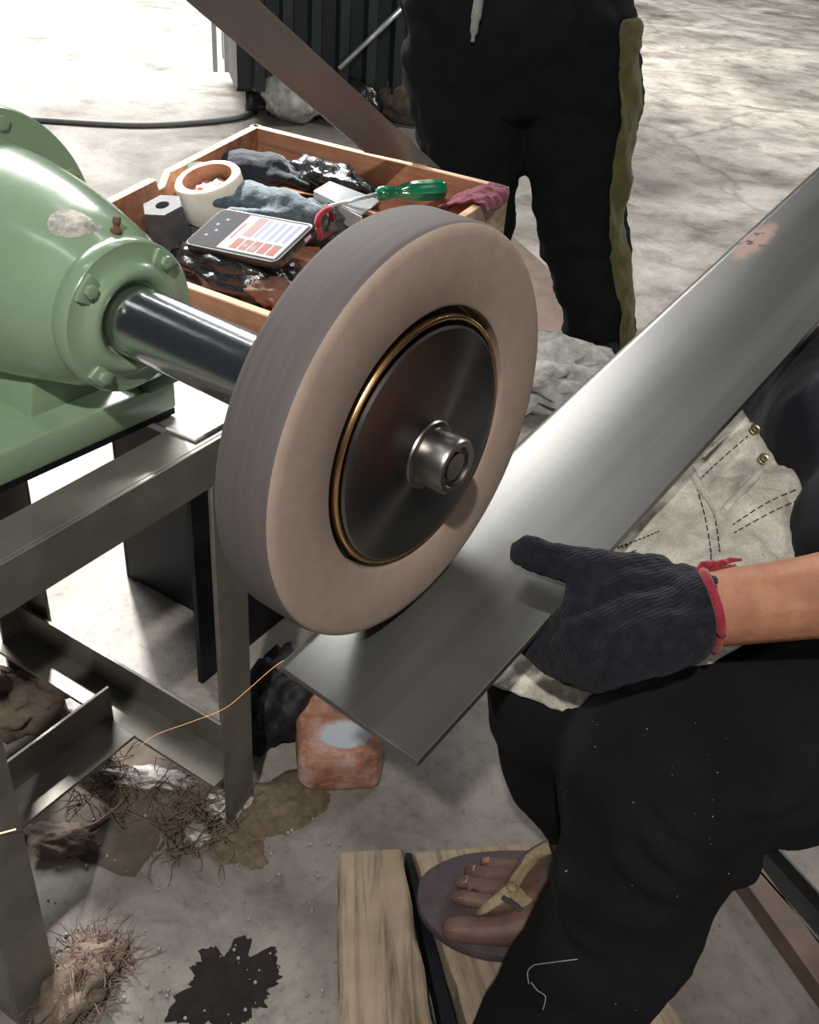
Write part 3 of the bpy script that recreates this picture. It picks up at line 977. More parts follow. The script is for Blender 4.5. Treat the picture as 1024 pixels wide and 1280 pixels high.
# black plastic bag under the phone
bag = lumpthing('plastic_bag', 300, 338, FZ + 0.022, (0.105, 0.062, 0.034), M['black_plastic'], 'shiny black plastic bag lying under the phone', 'bag', seed=2, amp=0.22, freq=2.0, rz=-0.1, flat_bottom=FZ)
pad = lumpthing('cloth_pad', 222, 300, FZ + 0.012, (0.05, 0.045, 0.016), M['grey_stone'], 'dark speckled cloth pad beside the shiny black bag', 'cloth', seed=8, amp=0.25, freq=2.5, flat_bottom=FZ)
rustp = lumpthing('rusty_scrap', 345, 368, FZ + 0.03, (0.038, 0.022, 0.018), M['rust'], 'small rusty brown scrap against the near box wall', 'scrap', seed=9, amp=0.35, freq=1.8, flat_bottom=FZ)

# gloves in the box
def knit_glove(name, u, v, z, rz, m, label, s=1.0, cuffs=True, curl=0.5, tilt=(0, 0)):
    c = P(u, v, z)
    t = tag(empty(name, c), label, 'glove')
    t.rotation_euler = (tilt[0], tilt[1], rz)
    b = MB()
    b.limb([(-0.055 * s, 0, 0), (-0.02 * s, 0, 0.006), (0.03 * s, 0, 0.004)], [0.030 * s, 0.037 * s, 0.036 * s])
    for k in range(4):
        y = (-0.033 + 0.022 * k) * s
        L = (0.055, 0.068, 0.064, 0.05)[k] * s
        b.limb([(0.035 * s, y, 0.004), (0.035 * s + L * 0.6, y * 1.15, 0.006 - curl * 0.008), (0.035 * s + L, y * 1.2, -0.004 - curl * 0.012)], [0.0125 * s, 0.0115 * s, 0.0095 * s], 10)
    b.limb([(-0.03 * s, 0.03 * s, 0.002), (0.0, 0.055 * s, 0.0), (0.03 * s, 0.064 * s, -0.004)], [0.014 * s, 0.0125 * s, 0.010 * s], 10)
    for q in b.v:
        q.z *= 0.72
    g = b.build('knit_body', m, t)
    remesh(g, 0.004 * s, 3, 0.004, 34, 2)
    if cuffs:
        cb = MB()
        n = 28
        pts = [Vector((-0.083 * s + 0.003 * math.sin(3 * a), 0.030 * s * math.cos(a), 0.021 * s * math.sin(a))) for a in [2 * math.pi * k / n for k in range(n + 1)]]
        cb.tube(pts, 0.0045 * s, 8)
        q = cb.build('cuff', M['red_knit'], t, True)
        q['label'] = 'dark red knitted cuff'
    return t
knit_glove('knit_glove', 338, 260, FZ + 0.052, math.radians(197), M['glove_grey'], 'crumpled grey-blue knit glove with dark red cuff beside the phone', 1.0, True, 0.8, (0.15, -0.1))
knit_glove('knit_glove', 318, 212, FZ + 0.045, math.radians(35), M['glove_black'], 'black knit glove with red cuff behind the tape roll', 0.9, True, 0.8)
bundle = lumpthing('wrapped_bundle', 408, 224, FZ + 0.04, (0.085, 0.032, 0.028), M['black_plastic'], 'dark crumpled plastic bundle against the far box wall', 'bundle', seed=12, amp=0.3, freq=2.2, rz=-0.15, flat_bottom=FZ)
speck = lumpthing('speckled_rag', 395, 278, FZ + 0.025, (0.05, 0.05, 0.028), M['grey_stone'], 'dark speckled rag next to the phone and the grey-blue glove', 'rag', seed=14, amp=0.3, freq=2.4, flat_bottom=FZ)
# pale sheet-metal channel
c0, c1, c2, c3 = P(392, 238, FZ + 0.065), P(412, 226, FZ + 0.065), P(476, 250, FZ + 0.05), P(452, 268, FZ + 0.05)
pl = MB()
pl.prism([c0, c1, c2, c3], (0, 0, -0.003))
pl.prism([c0 + Vector((0, 0, -0.003)), c3 + Vector((0, 0, -0.003)), c3 + Vector((0, 0.004, -0.003)), c0 + Vector((0, 0.004, -0.003))], (0, 0, -0.025))
po = bevel(pl.build('metal_channel', M['alu']), 0.0008, 1)
tag(po, 'pale bent sheet-metal channel sticking up in the middle of the box', 'metal strip')
# screwdriver with green handle
s0, s1 = P(470, 243, RZ - 0.012), P(558, 236, RZ - 0.004)
sd = tag(empty('screwdriver', (s0 + s1) / 2), 'screwdriver with clear green fluted handle at the far box wall', 'screwdriver')
ax = (s1 - s0)
L = ax.length
sd.rotation_euler = ax.to_track_quat('X', 'Z').to_euler()
vs, fs = [], []
prof = [(-0.5, 0.006), (-0.46, 0.0105), (-0.34, 0.0112), (-0.28, 0.0095), (-0.2, 0.0085), (-0.12, 0.0105), (0.0, 0.0135), (0.35, 0.014), (0.46, 0.0125), (0.5, 0.007)]
n = 36
for x, r in prof:
    for k in range(n):
        a = 2 * math.pi * k / n
        q = r * (1 + (0.10 * math.cos(6 * a) if -0.15 < x < 0.48 else 0))
        vs.append((x * L, q * math.cos(a), q * math.sin(a)))
for s in range(len(prof) - 1):
    for k in range(n):
        fs.append((s * n + k, s * n + (k + 1) % n, (s + 1) * n + (k + 1) % n, (s + 1) * n + k))
fs += [tuple(range(n))[::-1], tuple(range((len(prof) - 1) * n, len(prof) * n))]
obj('handle', vs, fs, M['green_plastic'], sd, True)
MB().tube([(-0.49 * L, 0, 0), (-0.49 * L - 0.07, 0, -0.012)], 0.003, 10).build('steel_tip', M['alu'], sd, True)
# maroon cloth folded over the right wall
def sheet(name, grid, thick, m, parent=None, sub=2, wr=0.0, wf=20.0, seed=0):
    """cloth sheet through a grid of points (rows of equal length)"""
    rows, cols = len(grid), len(grid[0])
    vs = [p for r in grid for p in r]
    fs = [(i * cols + j, i * cols + j + 1, (i + 1) * cols + j + 1, (i + 1) * cols + j) for i in range(rows - 1) for j in range(cols - 1)]
    o = obj(name, vs, fs, m, parent, True)
    s = o.modifiers.new('sub', 'SUBSURF')
    s.levels = sub
    s.render_levels = sub
    bake(o)
    if wr:
        wrinkle(o, wr, wf, seed)
    sol = o.modifiers.new('solid', 'SOLIDIFY')
    sol.thickness = thick
    sol.offset = -1
    bake(o)
    o.data.polygons.foreach_set('use_smooth', [True] * len(o.data.polygons))
    return o
g = []
for j in range(5):
    t = j / 4
    e = FR + (rp - FR) * (0.10 + 0.70 * t)
    g.append([e + Vector((-0.095, 0.0, -0.055)), e + Vector((-0.07, -0.004, -0.020 + 0.006 * math.sin(7 * t))), e + Vector((-0.035, 0, 0.003)),
              e + Vector((-0.008, 0, 0.0075)), e + Vector((0.006, 0, 0.0045)), e + Vector((0.0085, 0, -0.006 - 0.01 * math.sin(9 * t) ** 2))])
mc = sheet('maroon_cloth', g, 0.002, M['maroon'], None, 3, 0.006, 45, 3)
tag(mc, 'maroon cloth hanging over the right wall of the box', 'cloth')

# phone lying on the black bag
tx, ty = math.radians(20), math.radians(-7.5)
PN = Vector((math.sin(ty), -math.sin(tx) * math.cos(ty), math.cos(tx) * math.cos(ty)))
pc = Vector(CAM_C + ray(311, 296) * 1.285)
qs = [PP(u, v, PN, pc) for u, v in ((231, 308), (275, 256), (393, 275), (347, 335))]
cen = sum(qs, Vector()) / 4
la = ((qs[2] - qs[1]) + (qs[3] - qs[0])).normalized()
sa = PN.cross(la).normalized()
ph = tag(empty('smartphone'), 'smartphone in a black case showing a bright page, lying on the black bag', 'phone')
ph.matrix_world = Matrix(((la.x, sa.x, PN.x, cen.x), (la.y, sa.y, PN.y, cen.y), (la.z, sa.z, PN.z, cen.z), (0, 0, 0, 1)))
PL_, PS_ = 0.163, 0.083
def rrect(w, h, r, z, n=6):
    pts = []
    for cx_, cy_, a0 in ((w / 2 - r, h / 2 - r, 0), (-w / 2 + r, h / 2 - r, 90), (-w / 2 + r, -h / 2 + r, 180), (w / 2 - r, -h / 2 + r, 270)):
        for k in range(n + 1):
            a = math.radians(a0 + 90 * k / n)
            pts.append((cx_ + r * math.cos(a), cy_ + r * math.sin(a), z))
    return pts
bevel(MB().prism(rrect(PL_, PS_, 0.011, -0.0115), (0, 0, 0.0115)).build('case', M['phone_case'], ph), 0.0018, 2)
def emis(name, col, e, base=None):
    m, nt, b = base_mat(name)
    b.inputs['Base Color'].default_value = (*(base or col), 1)
    b.inputs['Emission Color'].default_value = (*col, 1)
    b.inputs['Emission Strength'].default_value = e
    b.inputs['Roughness'].default_value = 0.6
    b.inputs['Specular IOR Level'].default_value = 0.02
    return m
M['scr_dark'] = emis('screen_dark', (0.035, 0.038, 0.042), 0.25, (0.02, 0.02, 0.022))
M['scr_white'] = emis('screen_white', (0.86, 0.83, 0.88), 0.45, (0.2, 0.2, 0.2))
M['scr_pink'] = emis('screen_pink', (0.85, 0.62, 0.70), 0.45, (0.2, 0.15, 0.17))
M['scr_tan'] = emis('screen_tan', (0.5, 0.36, 0.34), 0.45, (0.15, 0.1, 0.1))
M['scr_blue'] = emis('screen_blue', (0.5, 0.53, 0.78), 0.45, (0.12, 0.12, 0.18))
M['scr_red'] = emis('screen_red', (0.40, 0.07, 0.05), 0.5)
M['scr_brown'] = emis('screen_brown', (0.16, 0.09, 0.08), 0.5)
scr = MB().prism(rrect(PL_ - 0.007, PS_ - 0.007, 0.008, 0.0), (0, 0, 0.0005)).build('screen', M['scr_dark'], ph)
def blk(name, a0, a1, b0, b1, m, lift):
    W_, H_ = PL_ - 0.009, PS_ - 0.009
    MB().box((-W_ / 2 + W_ * a0, -H_ / 2 + H_ * b0, 0.0005), (-W_ / 2 + W_ * a1, -H_ / 2 + H_ * b1, 0.0005 + lift)).build(name, m, scr)
blk('page', 0.34, 0.985, 0.02, 0.98, M['scr_white'], 0.0002)
blk('page_header', 0.34, 0.44, 0.02, 0.98, M['scr_pink'], 0.0003)
blk('page_banner', 0.46, 0.565, 0.42, 0.95, M['scr_tan'], 0.0003)
for k in range(5):
    blk('text_line', 0.585 + 0.078 * k, 0.625 + 0.078 * k, 0.42, 0.93 - 0.03 * (k % 2), M['scr_blue'], 0.0003)
for k in range(5):
    blk('thumbnail', 0.455 + 0.102 * k, 0.54 + 0.102 * k, 0.07, 0.35, M['scr_brown'], 0.0003)
    blk('thumbnail_subject', 0.47 + 0.102 * k, 0.522 + 0.102 * k, 0.10 + 0.05 * (k % 2), 0.24, M['scr_red'] if k in (0, 3, 4) else M['scr_tan'], 0.0004)
blk('text_line', 0.375, 0.395, 0.30, 0.75, M['scr_brown'], 0.0004)
for k in range(4):
    blk('icon', 0.10 + 0.05 * (k % 2), 0.13 + 0.05 * (k % 2), 0.25 + 0.16 * k, 0.30 + 0.16 * k, M['scr_blue'], 0.0003)
for y in (-0.022, 0.0, 0.02):
    MB().box((PL_ / 2 - 0.0005, y - 0.006, -0.008), (PL_ / 2 + 0.0012, y + 0.006, -0.004)).build('button', M['scr_tan'] if y == 0.02 else M['phone_case'], ph)

# ================================================================== second blade standing in the box, rising to the left
ca0 = P(500, 199, RZ + 0.012)
ca1 = Vector(CAM_C + ray(277, 0) * 1.06)
Ld = (ca1 - ca0).normalized()
vd = (ca0 - Vector(CAM_C)).normalized()
Wd = Ld.cross(vd).normalized()
Nd = Wd.cross(Ld).normalized()
quad = [PP(u, v, Nd, ca0) for u, v in ((454, 189), (549, 209))]
far = [PP(u, v, Nd, ca0) for u, v in ((323, 0), (232, 0))]
far2 = [quad[1] + (far[0] - quad[1]) * 1.35, quad[0] + (far[1] - quad[0]) * 1.38]
pts = [quad[0], quad[1], far2[0], far2[1]]
o2 = sum(pts, Vector()) / 4
lm = Matrix(((Wd.x, Ld.x, Nd.x, o2.x), (Wd.y, Ld.y, Nd.y, o2.y), (Wd.z, Ld.z, Nd.z, o2.z), (0, 0, 0, 1)))
inv = lm.inverted()
sb = MB().prism([inv @ p for p in pts], (0, 0, -0.004)).build('machine_knife', blade_material('dull_blade_steel', tint=(0.26, 0.26, 0.262)))
bevel(sb, 0.0008, 1)
sb.matrix_world = lm
tag(sb, 'narrow dull steel blade leaning on the far rim of the wooden box', 'blade')

# ================================================================== background
A0, A1 = P(298, 150, 0), P(520, 152, 0)
dirn = (A1 - A0).normalized()
back = Vector((-dirn.y, dirn.x, 0))
cabo = tag(empty('steel_locker', A0), 'dark ribbed sheet-steel cabinet standing on the bright floor behind the box', 'cabinet')
b = MB()
H, W = 1.6, (A1 - A0).length * 1.35
nr = 9
for k in range(nr):
    x0 = W * k / nr
    w = W / nr
    prof = [(x0, 0), (x0 + w * .5, 0), (x0 + w * .58, -0.05), (x0 + w * .92, -0.05), (x0 + w, 0)]
    poly = [dirn * x + back * y + Vector((0, 0, 0.12)) for x, y in prof] + [dirn * (x0 + w) + back * 0.04 + Vector((0, 0, 0.12)), dirn * x0 + back * 0.04 + Vector((0, 0, 0.12))]
    q = MB().prism(poly, (0, 0, H - 0.12)).build('rib_panel', M['container'], cabo)
b = MB().prism([Vector((0, 0, 0.10)) + back * 0.042, dirn * W + Vector((0, 0, 0.10)) + back * 0.042, dirn * W + back * 0.7 + Vector((0, 0, 0.10)), back * 0.7 + Vector((0, 0, 0.10))], (0, 0, H - 0.1)).build('body', M['container'], cabo)
for k, (x, y) in enumerate(((0.06, 0.1), (W - 0.06, 0.1), (0.06, 0.6), (W - 0.06, 0.6))):
    c = dirn * x + back * y
    q = MB().tube([c + dirn * -0.02 + Vector((0, 0, 0.05)), c + dirn * 0.02 + Vector((0, 0, 0.05))], 0.05, 16).build('caster', M['rail_dark'], cabo, True)
side = -dirn
q = MB().prism([side * 0.002, side * 0.10 + back * 0.02, side * 0.10 + back * 0.35, side * 0.002 + back * 0.35], (0, 0, 0.0))
q = MB().prism([side * 0.004 + Vector((0, 0, 0.42)), side * 0.16 + back * 0.03 + Vector((0, 0, 0.42)), side * 0.16 + back * 0.4 + Vector((0, 0, 0.42)), side * 0.004 + back * 0.4 + Vector((0, 0, 0.42))], (0, 0, 0.9))
q.build('side_unit', M['container'], cabo)
q = MB()
for s in (0.03, 0.075):
    q.prism([side * s + Vector((0, 0, 0.18)), side * (s + 0.018) + Vector((0, 0, 0.18)), side * (s + 0.018) + back * 0.02 + Vector((0, 0, 0.18)), side * s + back * 0.02 + Vector((0, 0, 0.18))], (0, 0, 0.42))
    q.build('pale_strip', M['alu'], cabo)
    q = MB()

sk_ = P(366, 150, 0)
so = lump('white_sack', (sk_.x, sk_.y, 0.09), (0.13, 0.10, 0.11), M['whiteish'], None, 21, 0.2, 1.8, flat_bottom=0.0)
tag(so, 'small white bundle on the floor before the ribbed cabinet', 'bundle')
sk_ = P(440, 152, 0)
so = lump('dark_sack', (sk_.x, sk_.y, 0.08), (0.13, 0.10, 0.09), M['black_plastic'], None, 23, 0.2, 1.8, flat_bottom=0.0)
tag(so, 'black bundle on the floor next to the white one', 'bundle')
sk_ = P(512, 152, 0)
so = lump('cloth_heap', (sk_.x - 0.05, sk_.y, 0.09), (0.20, 0.11, 0.11), M['rubble'], None, 25, 0.22, 1.8, flat_bottom=0.0)
tag(so, 'dark brown cloth heap on the floor beside the standing man', 'cloth')
# cable on the floor
cp = [P(u, v, 0.012) for u, v in ((-30, 146), (58, 150), (120, 154), (182, 156), (245, 153), (300, 146), (330, 132), (372, 124), (400, 122))]
co = MB().tube(spline(cp, 6), 0.011, 8).build('power_cable', M['cable'], None, True)
tag(co, 'grey cable lying across the bright floor to the ribbed cabinet', 'cable')
r0, r1 = A0 + dirn * 0.95 + Vector((0, 0, 0)) - back * 0.08, None
w0, w1 = PP(424, 86, -back, A0 - back * 0.09), PP(505, 8, -back, A0 - back * 0.09)
ro = MB().tube([w0, w1], 0.010, 8).build('rod', M['alu'], cabo, True)
for ch in (ro,):
    ch.matrix_parent_inverse = Matrix.Translation(-A0)

# ================================================================== standing person
def V(*a):
    return Vector(a)
HN = (-0.511, 0.860, 0)                            # level view direction
MR = Vector((0.860, 0.511, 0))
man_p = P(745, 440, 0)
def ring_loft(mb, rings, depth_k=0.46, n=28, sq=2.4):
    """rings of (v, uL, uR) on the man's upright plane -> closed loft"""
    vs, fs, cs = [], [], []
    for v, ul, ur in rings:
        a, b_ = PP(ul, v, HN, man_p), PP(ur, v, HN, man_p)
        c = (a + b_) / 2
        hw = (b_ - a).length / 2
        cs.append((c, hw))
        for k in range(n):
            t = 2 * math.pi * k / n
            cx_, sy_ = math.cos(t), math.sin(t)
            e = 2 / sq
            vs.append(c + MR * hw * math.copysign(abs(cx_) ** e, cx_) + Vector(HN) * (2 * hw * depth_k) * math.copysign(abs(sy_) ** e, sy_))
    for i in range(len(rings) - 1):
        for k in range(n):
            j = (k + 1) % n
            fs.append((i * n + k, i * n + j, (i + 1) * n + j, (i + 1) * n + k))
    fs += [tuple(range(n))[::-1], tuple(range((len(rings) - 1) * n, len(rings) * n))]
    mb.add(vs, fs)
    return cs
man = tag(empty('person', (man_p.x, man_p.y, 0)), 'standing person in black track trousers with an olive side stripe', 'person')
man_inv = Matrix.Translation(-Vector((man_p.x, man_p.y, 0)))
def adopt(o, root):
    o.parent = root
    o.matrix_parent_inverse = Matrix.Translation(-Vector(root.location))
    return o
mb = MB()
pel = ring_loft(mb, [(-95, 522, 784), (-60, 512, 792), (0, 500, 799), (45, 503, 800), (90, 520, 792), (125, 560, 770)], 0.36)
LL = [(70, 622, 802), (110, 634, 803), (150, 648, 798), (200, 655, 790), (260, 664, 786), (320, 681, 783), (365, 694, 788), (405, 702, 791), (440, 708, 788)]
ll = ring_loft(mb, LL, 0.47)
rl = ring_loft(mb, [(60, 500, 668), (110, 509, 664), (150, 517, 657), (200, 525, 652), (260, 534, 641), (310, 545, 640), (370, 556, 638), (430, 566, 640), (455, 568, 640)], 0.47)
tr = adopt(mb.build('trousers', M['track']), man)
remesh(tr, 0.011, 3, 0.022, 9, 3)
# olive stripe down the outer side of his left leg
vs, fs = [], []
strip_rows = [(pel[2][0], pel[2][1], 0.36), (pel[3][0], pel[3][1], 0.36)] + [(c, h, 0.47) for c, h in ll[1:]]
for ri, (c, hw, dk) in enumerate(strip_rows):
    for k, t in enumerate(((-46, -39, -31, -22), (-46, -38, -30, -20))[ri] if ri < 2 else (-62, -48, -34, -20)):
        t = math.radians(t)
        e = 2 / 2.4
        vs.append(c + MR * hw * 1.06 * abs(math.cos(t)) ** e - Vector(HN) * (2 * hw * dk) * 1.06 * abs(math.sin(t)) ** e)
for i in range(len(strip_rows) - 1):
    for k in range(3):
        fs.append((i * 4 + k, i * 4 + k + 1, (i + 1) * 4 + k + 1, (i + 1) * 4 + k))
sp = obj('side_stripe', vs, fs, M['olive'], None, True)
sm = sp.modifiers.new('sub', 'SUBSURF')
sm.levels = 3
sw = sp.modifiers.new('wrap', 'SHRINKWRAP')
sw.target = tr
sw.wrap_method = 'NEAREST_SURFACEPOINT'
sw.wrap_mode = 'ABOVE_SURFACE'
sw.offset = 0.004
bake(sp)
sp.data.polygons.foreach_set('use_smooth', [True] * len(sp.data.polygons))
sol = sp.modifiers.new('solid', 'SOLIDIFY')
sol.thickness = 0.003
bake(sp)
sp.parent = tr
sp['label'] = 'olive green stripe'
# drawcord
fr = lambda u, v, lift: PP(u, v, HN, man_p - Vector(HN) * lift)
cb = MB().tube(spline([fr(600, -10, 0.185), fr(597, 12, 0.20), fr(594, 30, 0.205), fr(591, 52, 0.20)], 5), [0.010] * 9 + [0.008] * 4 + [0.004] * 3, 8)
cd = cb.build('drawcord', M['cord'], None, True)
cd.parent = tr
# upper body with head and arms lifted in front, feet
c0 = pel[0][0]
mb = MB()
fw = -Vector(HN)
mb.limb([V(c0.x, c0.y, 0.90), V(c0.x, c0.y, 1.10), V(c0.x, c0.y, 1.30)], [0.16, 0.155, 0.15])
mb.limb([V(c0.x, c0.y, 1.36) - MR * 0.15, V(c0.x, c0.y, 1.36) + MR * 0.15], [0.075, 0.075])
mb.limb([V(c0.x, c0.y, 1.36), V(c0.x, c0.y, 1.50)], [0.06, 0.055])
mb.ball(V(c0.x, c0.y, 1.60) + fw * 0.02, (0.075, 0.09, 0.115))
for s in (-1, 1):
    sh = V(c0.x, c0.y, 1.37) + MR * 0.19 * s
    el = V(c0.x, c0.y, 1.12) + MR * 0.25 * s + fw * 0.05
    wr_ = V(c0.x, c0.y, 1.13) + MR * 0.10 * s + fw * 0.27
    mb.limb([sh, el], [0.055, 0.045])
    mb.limb([el, wr_], [0.042, 0.03])
    mb.limb([wr_, wr_ - MR * 0.05 * s + fw * 0.06], [0.03, 0.035])
    for k in range(4):
        q = wr_ - MR * (0.05 + 0.005 * k) * s + fw * 0.07 + V(0, 0, 0.03 - 0.02 * k)
        mb.limb([q, q - MR * 0.06 * s], [0.011, 0.009], 8)
for cs in (ll, rl):
    cf = cs[-1][0]
    mb.limb([cs[1][0], cs[4][0], V(cf.x, cf.y, 0.06)], [0.07, 0.05, 0.045])
    mb.limb([V(cf.x, cf.y, 0.045) - fw * 0.05, V(cf.x, cf.y, 0.04) + fw * 0.14], [0.042, 0.036])
for q in mb.v:
    q.z = max(q.z, 0.004)
bd = adopt(mb.build('body', M['track']), man)
remesh(bd, 0.014, 4)
bd.data.materials.append(M['skin'])
for p in bd.data.polygons:
    rel = (p.center - V(c0.x, c0.y, 0)).dot(fw)
    if p.center.z > 1.44 or (p.center.z > 0.95 and rel > 0.255):
        p.material_index = 1

# ================================================================== seated worker
wk = tag(empty('person', (0.43, 0.36, 0)), 'seated person in black clothes and a dark knit glove, holding the blade', 'person')
KL = P(800, 965, 0.44)
HL = V(0.50, 0.30, 0.47)
KR = P(700, 872, 0.42)
HR = V(0.35, 0.43, 0.47)
PC = (HL + HR) / 2 + V(0, 0, 0.02)
# trousers
mb = MB()
mb.limb([HL, HL.lerp(KL, 0.5), KL + V(0.01, 0.01, 0)], [0.100, 0.090, 0.083])
mb.limb([KL + V(0.005, 0.01, -0.005), P(806, 1070, 0.36), P(788, 1140, 0.285), P(734, 1218, 0.20), P(690, 1285, 0.12), P(660, 1335, 0.075)], [0.083, 0.077, 0.071, 0.069, 0.069, 0.068])
mb.limb([P(835, 1030, 0.385), P(890, 1062, 0.40), P(925, 1082, 0.405)], [0.05, 0.036, 0.024])
mb.limb([P(780, 1085, 0.36), P(860, 1110, 0.35), P(905, 1098, 0.37)], [0.06, 0.035, 0.02])
mb.limb([HR, HR.lerp(KR, 0.5), KR], [0.100, 0.085, 0.074])
mb.limb([KR, P(718, 962, 0.28), P(748, 1050, 0.14), P(758, 1080, 0.095)], [0.074, 0.064, 0.057, 0.056])
mb.limb([HL, HR], [0.11, 0.11])
trw = adopt(mb.build('trousers', M['black_cloth']), wk)
remesh(trw, 0.008, 5, 0.010, 9, 5)
# folds gathered behind the knee: soft ridges laid on the cloth, then fused with it
from mathutils.bvhtree import BVHTree
fb = BVHTree.FromPolygons([v.co for v in trw.data.vertices], [p.vertices for p in trw.data.polygons])
mb = MB()
mb.v = [v.co.copy() for v in trw.data.vertices]
mb.f = [tuple(p.vertices) for p in trw.data.polygons]
for px, r in (([(940, 1068), (900, 1058), (855, 1030), (825, 990), (815, 955)], 0.013), ([(945, 1090), (890, 1092), (840, 1068), (800, 1025)], 0.015),
              ([(935, 1045), (905, 1030), (880, 1000), (868, 970)], 0.010), ([(900, 1110), (850, 1112), (800, 1090), (765, 1050)], 0.012),
              ([(1010, 990), (960, 1005), (915, 1000)], 0.010), ([(700, 1120), (720, 1160), (760, 1190)], 0.010), ([(860, 1140), (810, 1150), (760, 1145)], 0.010)):
    pts = []
    for q in spline([V(a, b_, 0) for a, b_ in px], 5):
        d = Vector(ray(q.x, q.y)).normalized()
        h = fb.ray_cast(Vector(CAM_C), d)[0]
        if h is not None:
            pts.append(h + d * r * 0.25)
    n = len(pts)
    if n > 4:
        mb.tube(pts, [r * (0.25 + 0.75 * math.sin(math.pi * (0.1 + 0.8 * k / (n - 1)))) for k in range(n)], 10)
me_old = trw.data
me = bpy.data.meshes.new('trousers')
me.from_pydata([tuple(v) for v in mb.v], [], mb.f)
me.materials.append(M['black_cloth'])
trw.data = me
bpy.data.meshes.remove(me_old)
remesh(trw, 0.006, 4)
# body
mb = MB()
SH = PC + V(0.02, 0.0, 0.46)
Lv = V(0.75, -0.66, 0)
SL, SR = SH + Lv * 0.17, SH - Lv * 0.17
WL = P(886, 762, 0.607)
ar = P(1024, 745, 0.632)
EL = WL + (ar - WL).normalized() * 0.25
mb.limb([PC, PC.lerp(SH, 0.5), SH], [0.14, 0.135, 0.13])
mb.limb([SL, SR], [0.06, 0.06])
NK = SH + V(-0.03, -0.03, 0.12)
mb.limb([SH, NK], [0.06, 0.052])
HD = NK + V(-0.035, -0.025, 0.10)
mb.ball(HD, (0.082, 0.078, 0.112))
mb.ball(HD + V(-0.07, -0.045, -0.01), (0.022, 0.018, 0.022))
mb.limb([SL, EL], [0.05, 0.043])
mb.limb([EL, EL.lerp(WL, 0.35), EL.lerp(WL, 0.72), WL - (EL - WL).normalized() * 0.02], [0.044, 0.041, 0.031, 0.0285])
GR = BM @ V(0.115, 0.74, 0.015)                   # right hand grips the blade further up
ER = SR.lerp(GR, 0.5) + V(0.10, 0.14, -0.10)
mb.limb([SR, ER], [0.05, 0.042])
mb.limb([ER, GR], [0.04, 0.028])
for K, A_ in ((KL, P(690, 1285, 0.12)), (KR, P(735, 1075, 0.11))):
    mb.limb([HL if K is KL else HR, K], [0.07, 0.055])
    mb.limb([K, P(790, 1120, 0.31), A_] if K is KL else [K, A_], [0.05, 0.042, 0.036] if K is KL else [0.05, 0.036])
# right foot with five toes
ank = P(728, 1082, 0.100)
mb.limb([P(735, 1075, 0.11), ank], [0.036, 0.034])
heel = P(795, 1108, 0.088)
mb.ball(heel, 0.027)
toes = [[(668, 1150, .090, .021), (630, 1163, .0790, .0180), (598, 1163, .0760, .0150), (580, 1162, .0755, .0158), (566, 1161, .0740, .0135)],
        [(664, 1128, .092, .018), (622, 1130, .081, .0120), (598, 1126, .0800, .0092), (580, 1123, .0770, .0092), (570, 1122, .0725, .0080)],
        [(666, 1112, .091, .017), (624, 1111, .080, .0110), (602, 1106, .0790, .0084), (585, 1103, .0755, .0084), (576, 1103, .0715, .0074)],
        [(670, 1100, .088, .016), (630, 1096, .078, .0105), (609, 1091, .0775, .0078), (594, 1089, .0740, .0078), (586, 1089, .0705, .0068)],
        [(676, 1090, .084, .015), (644, 1085, .075, .0100), (624, 1080, .0740, .0074), (611, 1078, .0715, .0072), (605, 1078, .0690, .0062)]]
for t in toes:
    pts = [P(u, v, z) for u, v, z, r in t]
    rr = [q[3] for q in t]
    mb.limb([ank - V(0, 0, 0.004), pts[0]], [0.028, rr[0]], 10)
    mb.limb([heel, pts[0]], [0.024, rr[0] * 0.9], 10)
    mb.limb(pts, rr, 10)
# left foot on the floor, below the frame
lf = P(668, 1335, 0.075)
mb.limb([P(690, 1285, 0.12), lf, V(lf.x - 0.01, lf.y - 0.01, 0.05)], [0.036, 0.036, 0.036])
mb.limb([V(lf.x, lf.y, 0.045), V(lf.x - 0.12, lf.y - 0.08, 0.034)], [0.034, 0.028])
bw = adopt(mb.build('body', M['skin']), wk)
remesh(bw, 0.0034, 3)
bw.data.materials.append(M['foot_skin'])
for p in bw.data.polygons:
    if p.center.z < 0.22:
        p.material_index = 1
# toe nails
for k, t in enumerate(toes):
    u, v, z, r = t[-1]
    u0, v0, z0, r0 = t[-2]
    a, b_ = P(u, v, z), P(u0, v0, z0)
    d = (a - b_).normalized()
    c = b_.lerp(a, 0.75) + V(0, 0, r * 0.97)
    s = d.cross(V(0, 0, 1)).normalized()
    n_ = s.cross(d)
    w = r * 0.72
    g = []
    for i_ in range(4):
        tt = i_ / 3
        g.append([c + d * (tt - 0.5) * r * 1.5 + s * w * x * (1 - 0.15 * tt) + n_ * (-0.28 * w * x * x - 0.18 * r * tt * tt + 0.0009) for x in (-1, -0.5, 0, 0.5, 1)])
    nl = sheet('toe_nail', g, 0.0006, M['nail'], None, 1)
    nl.parent = bw
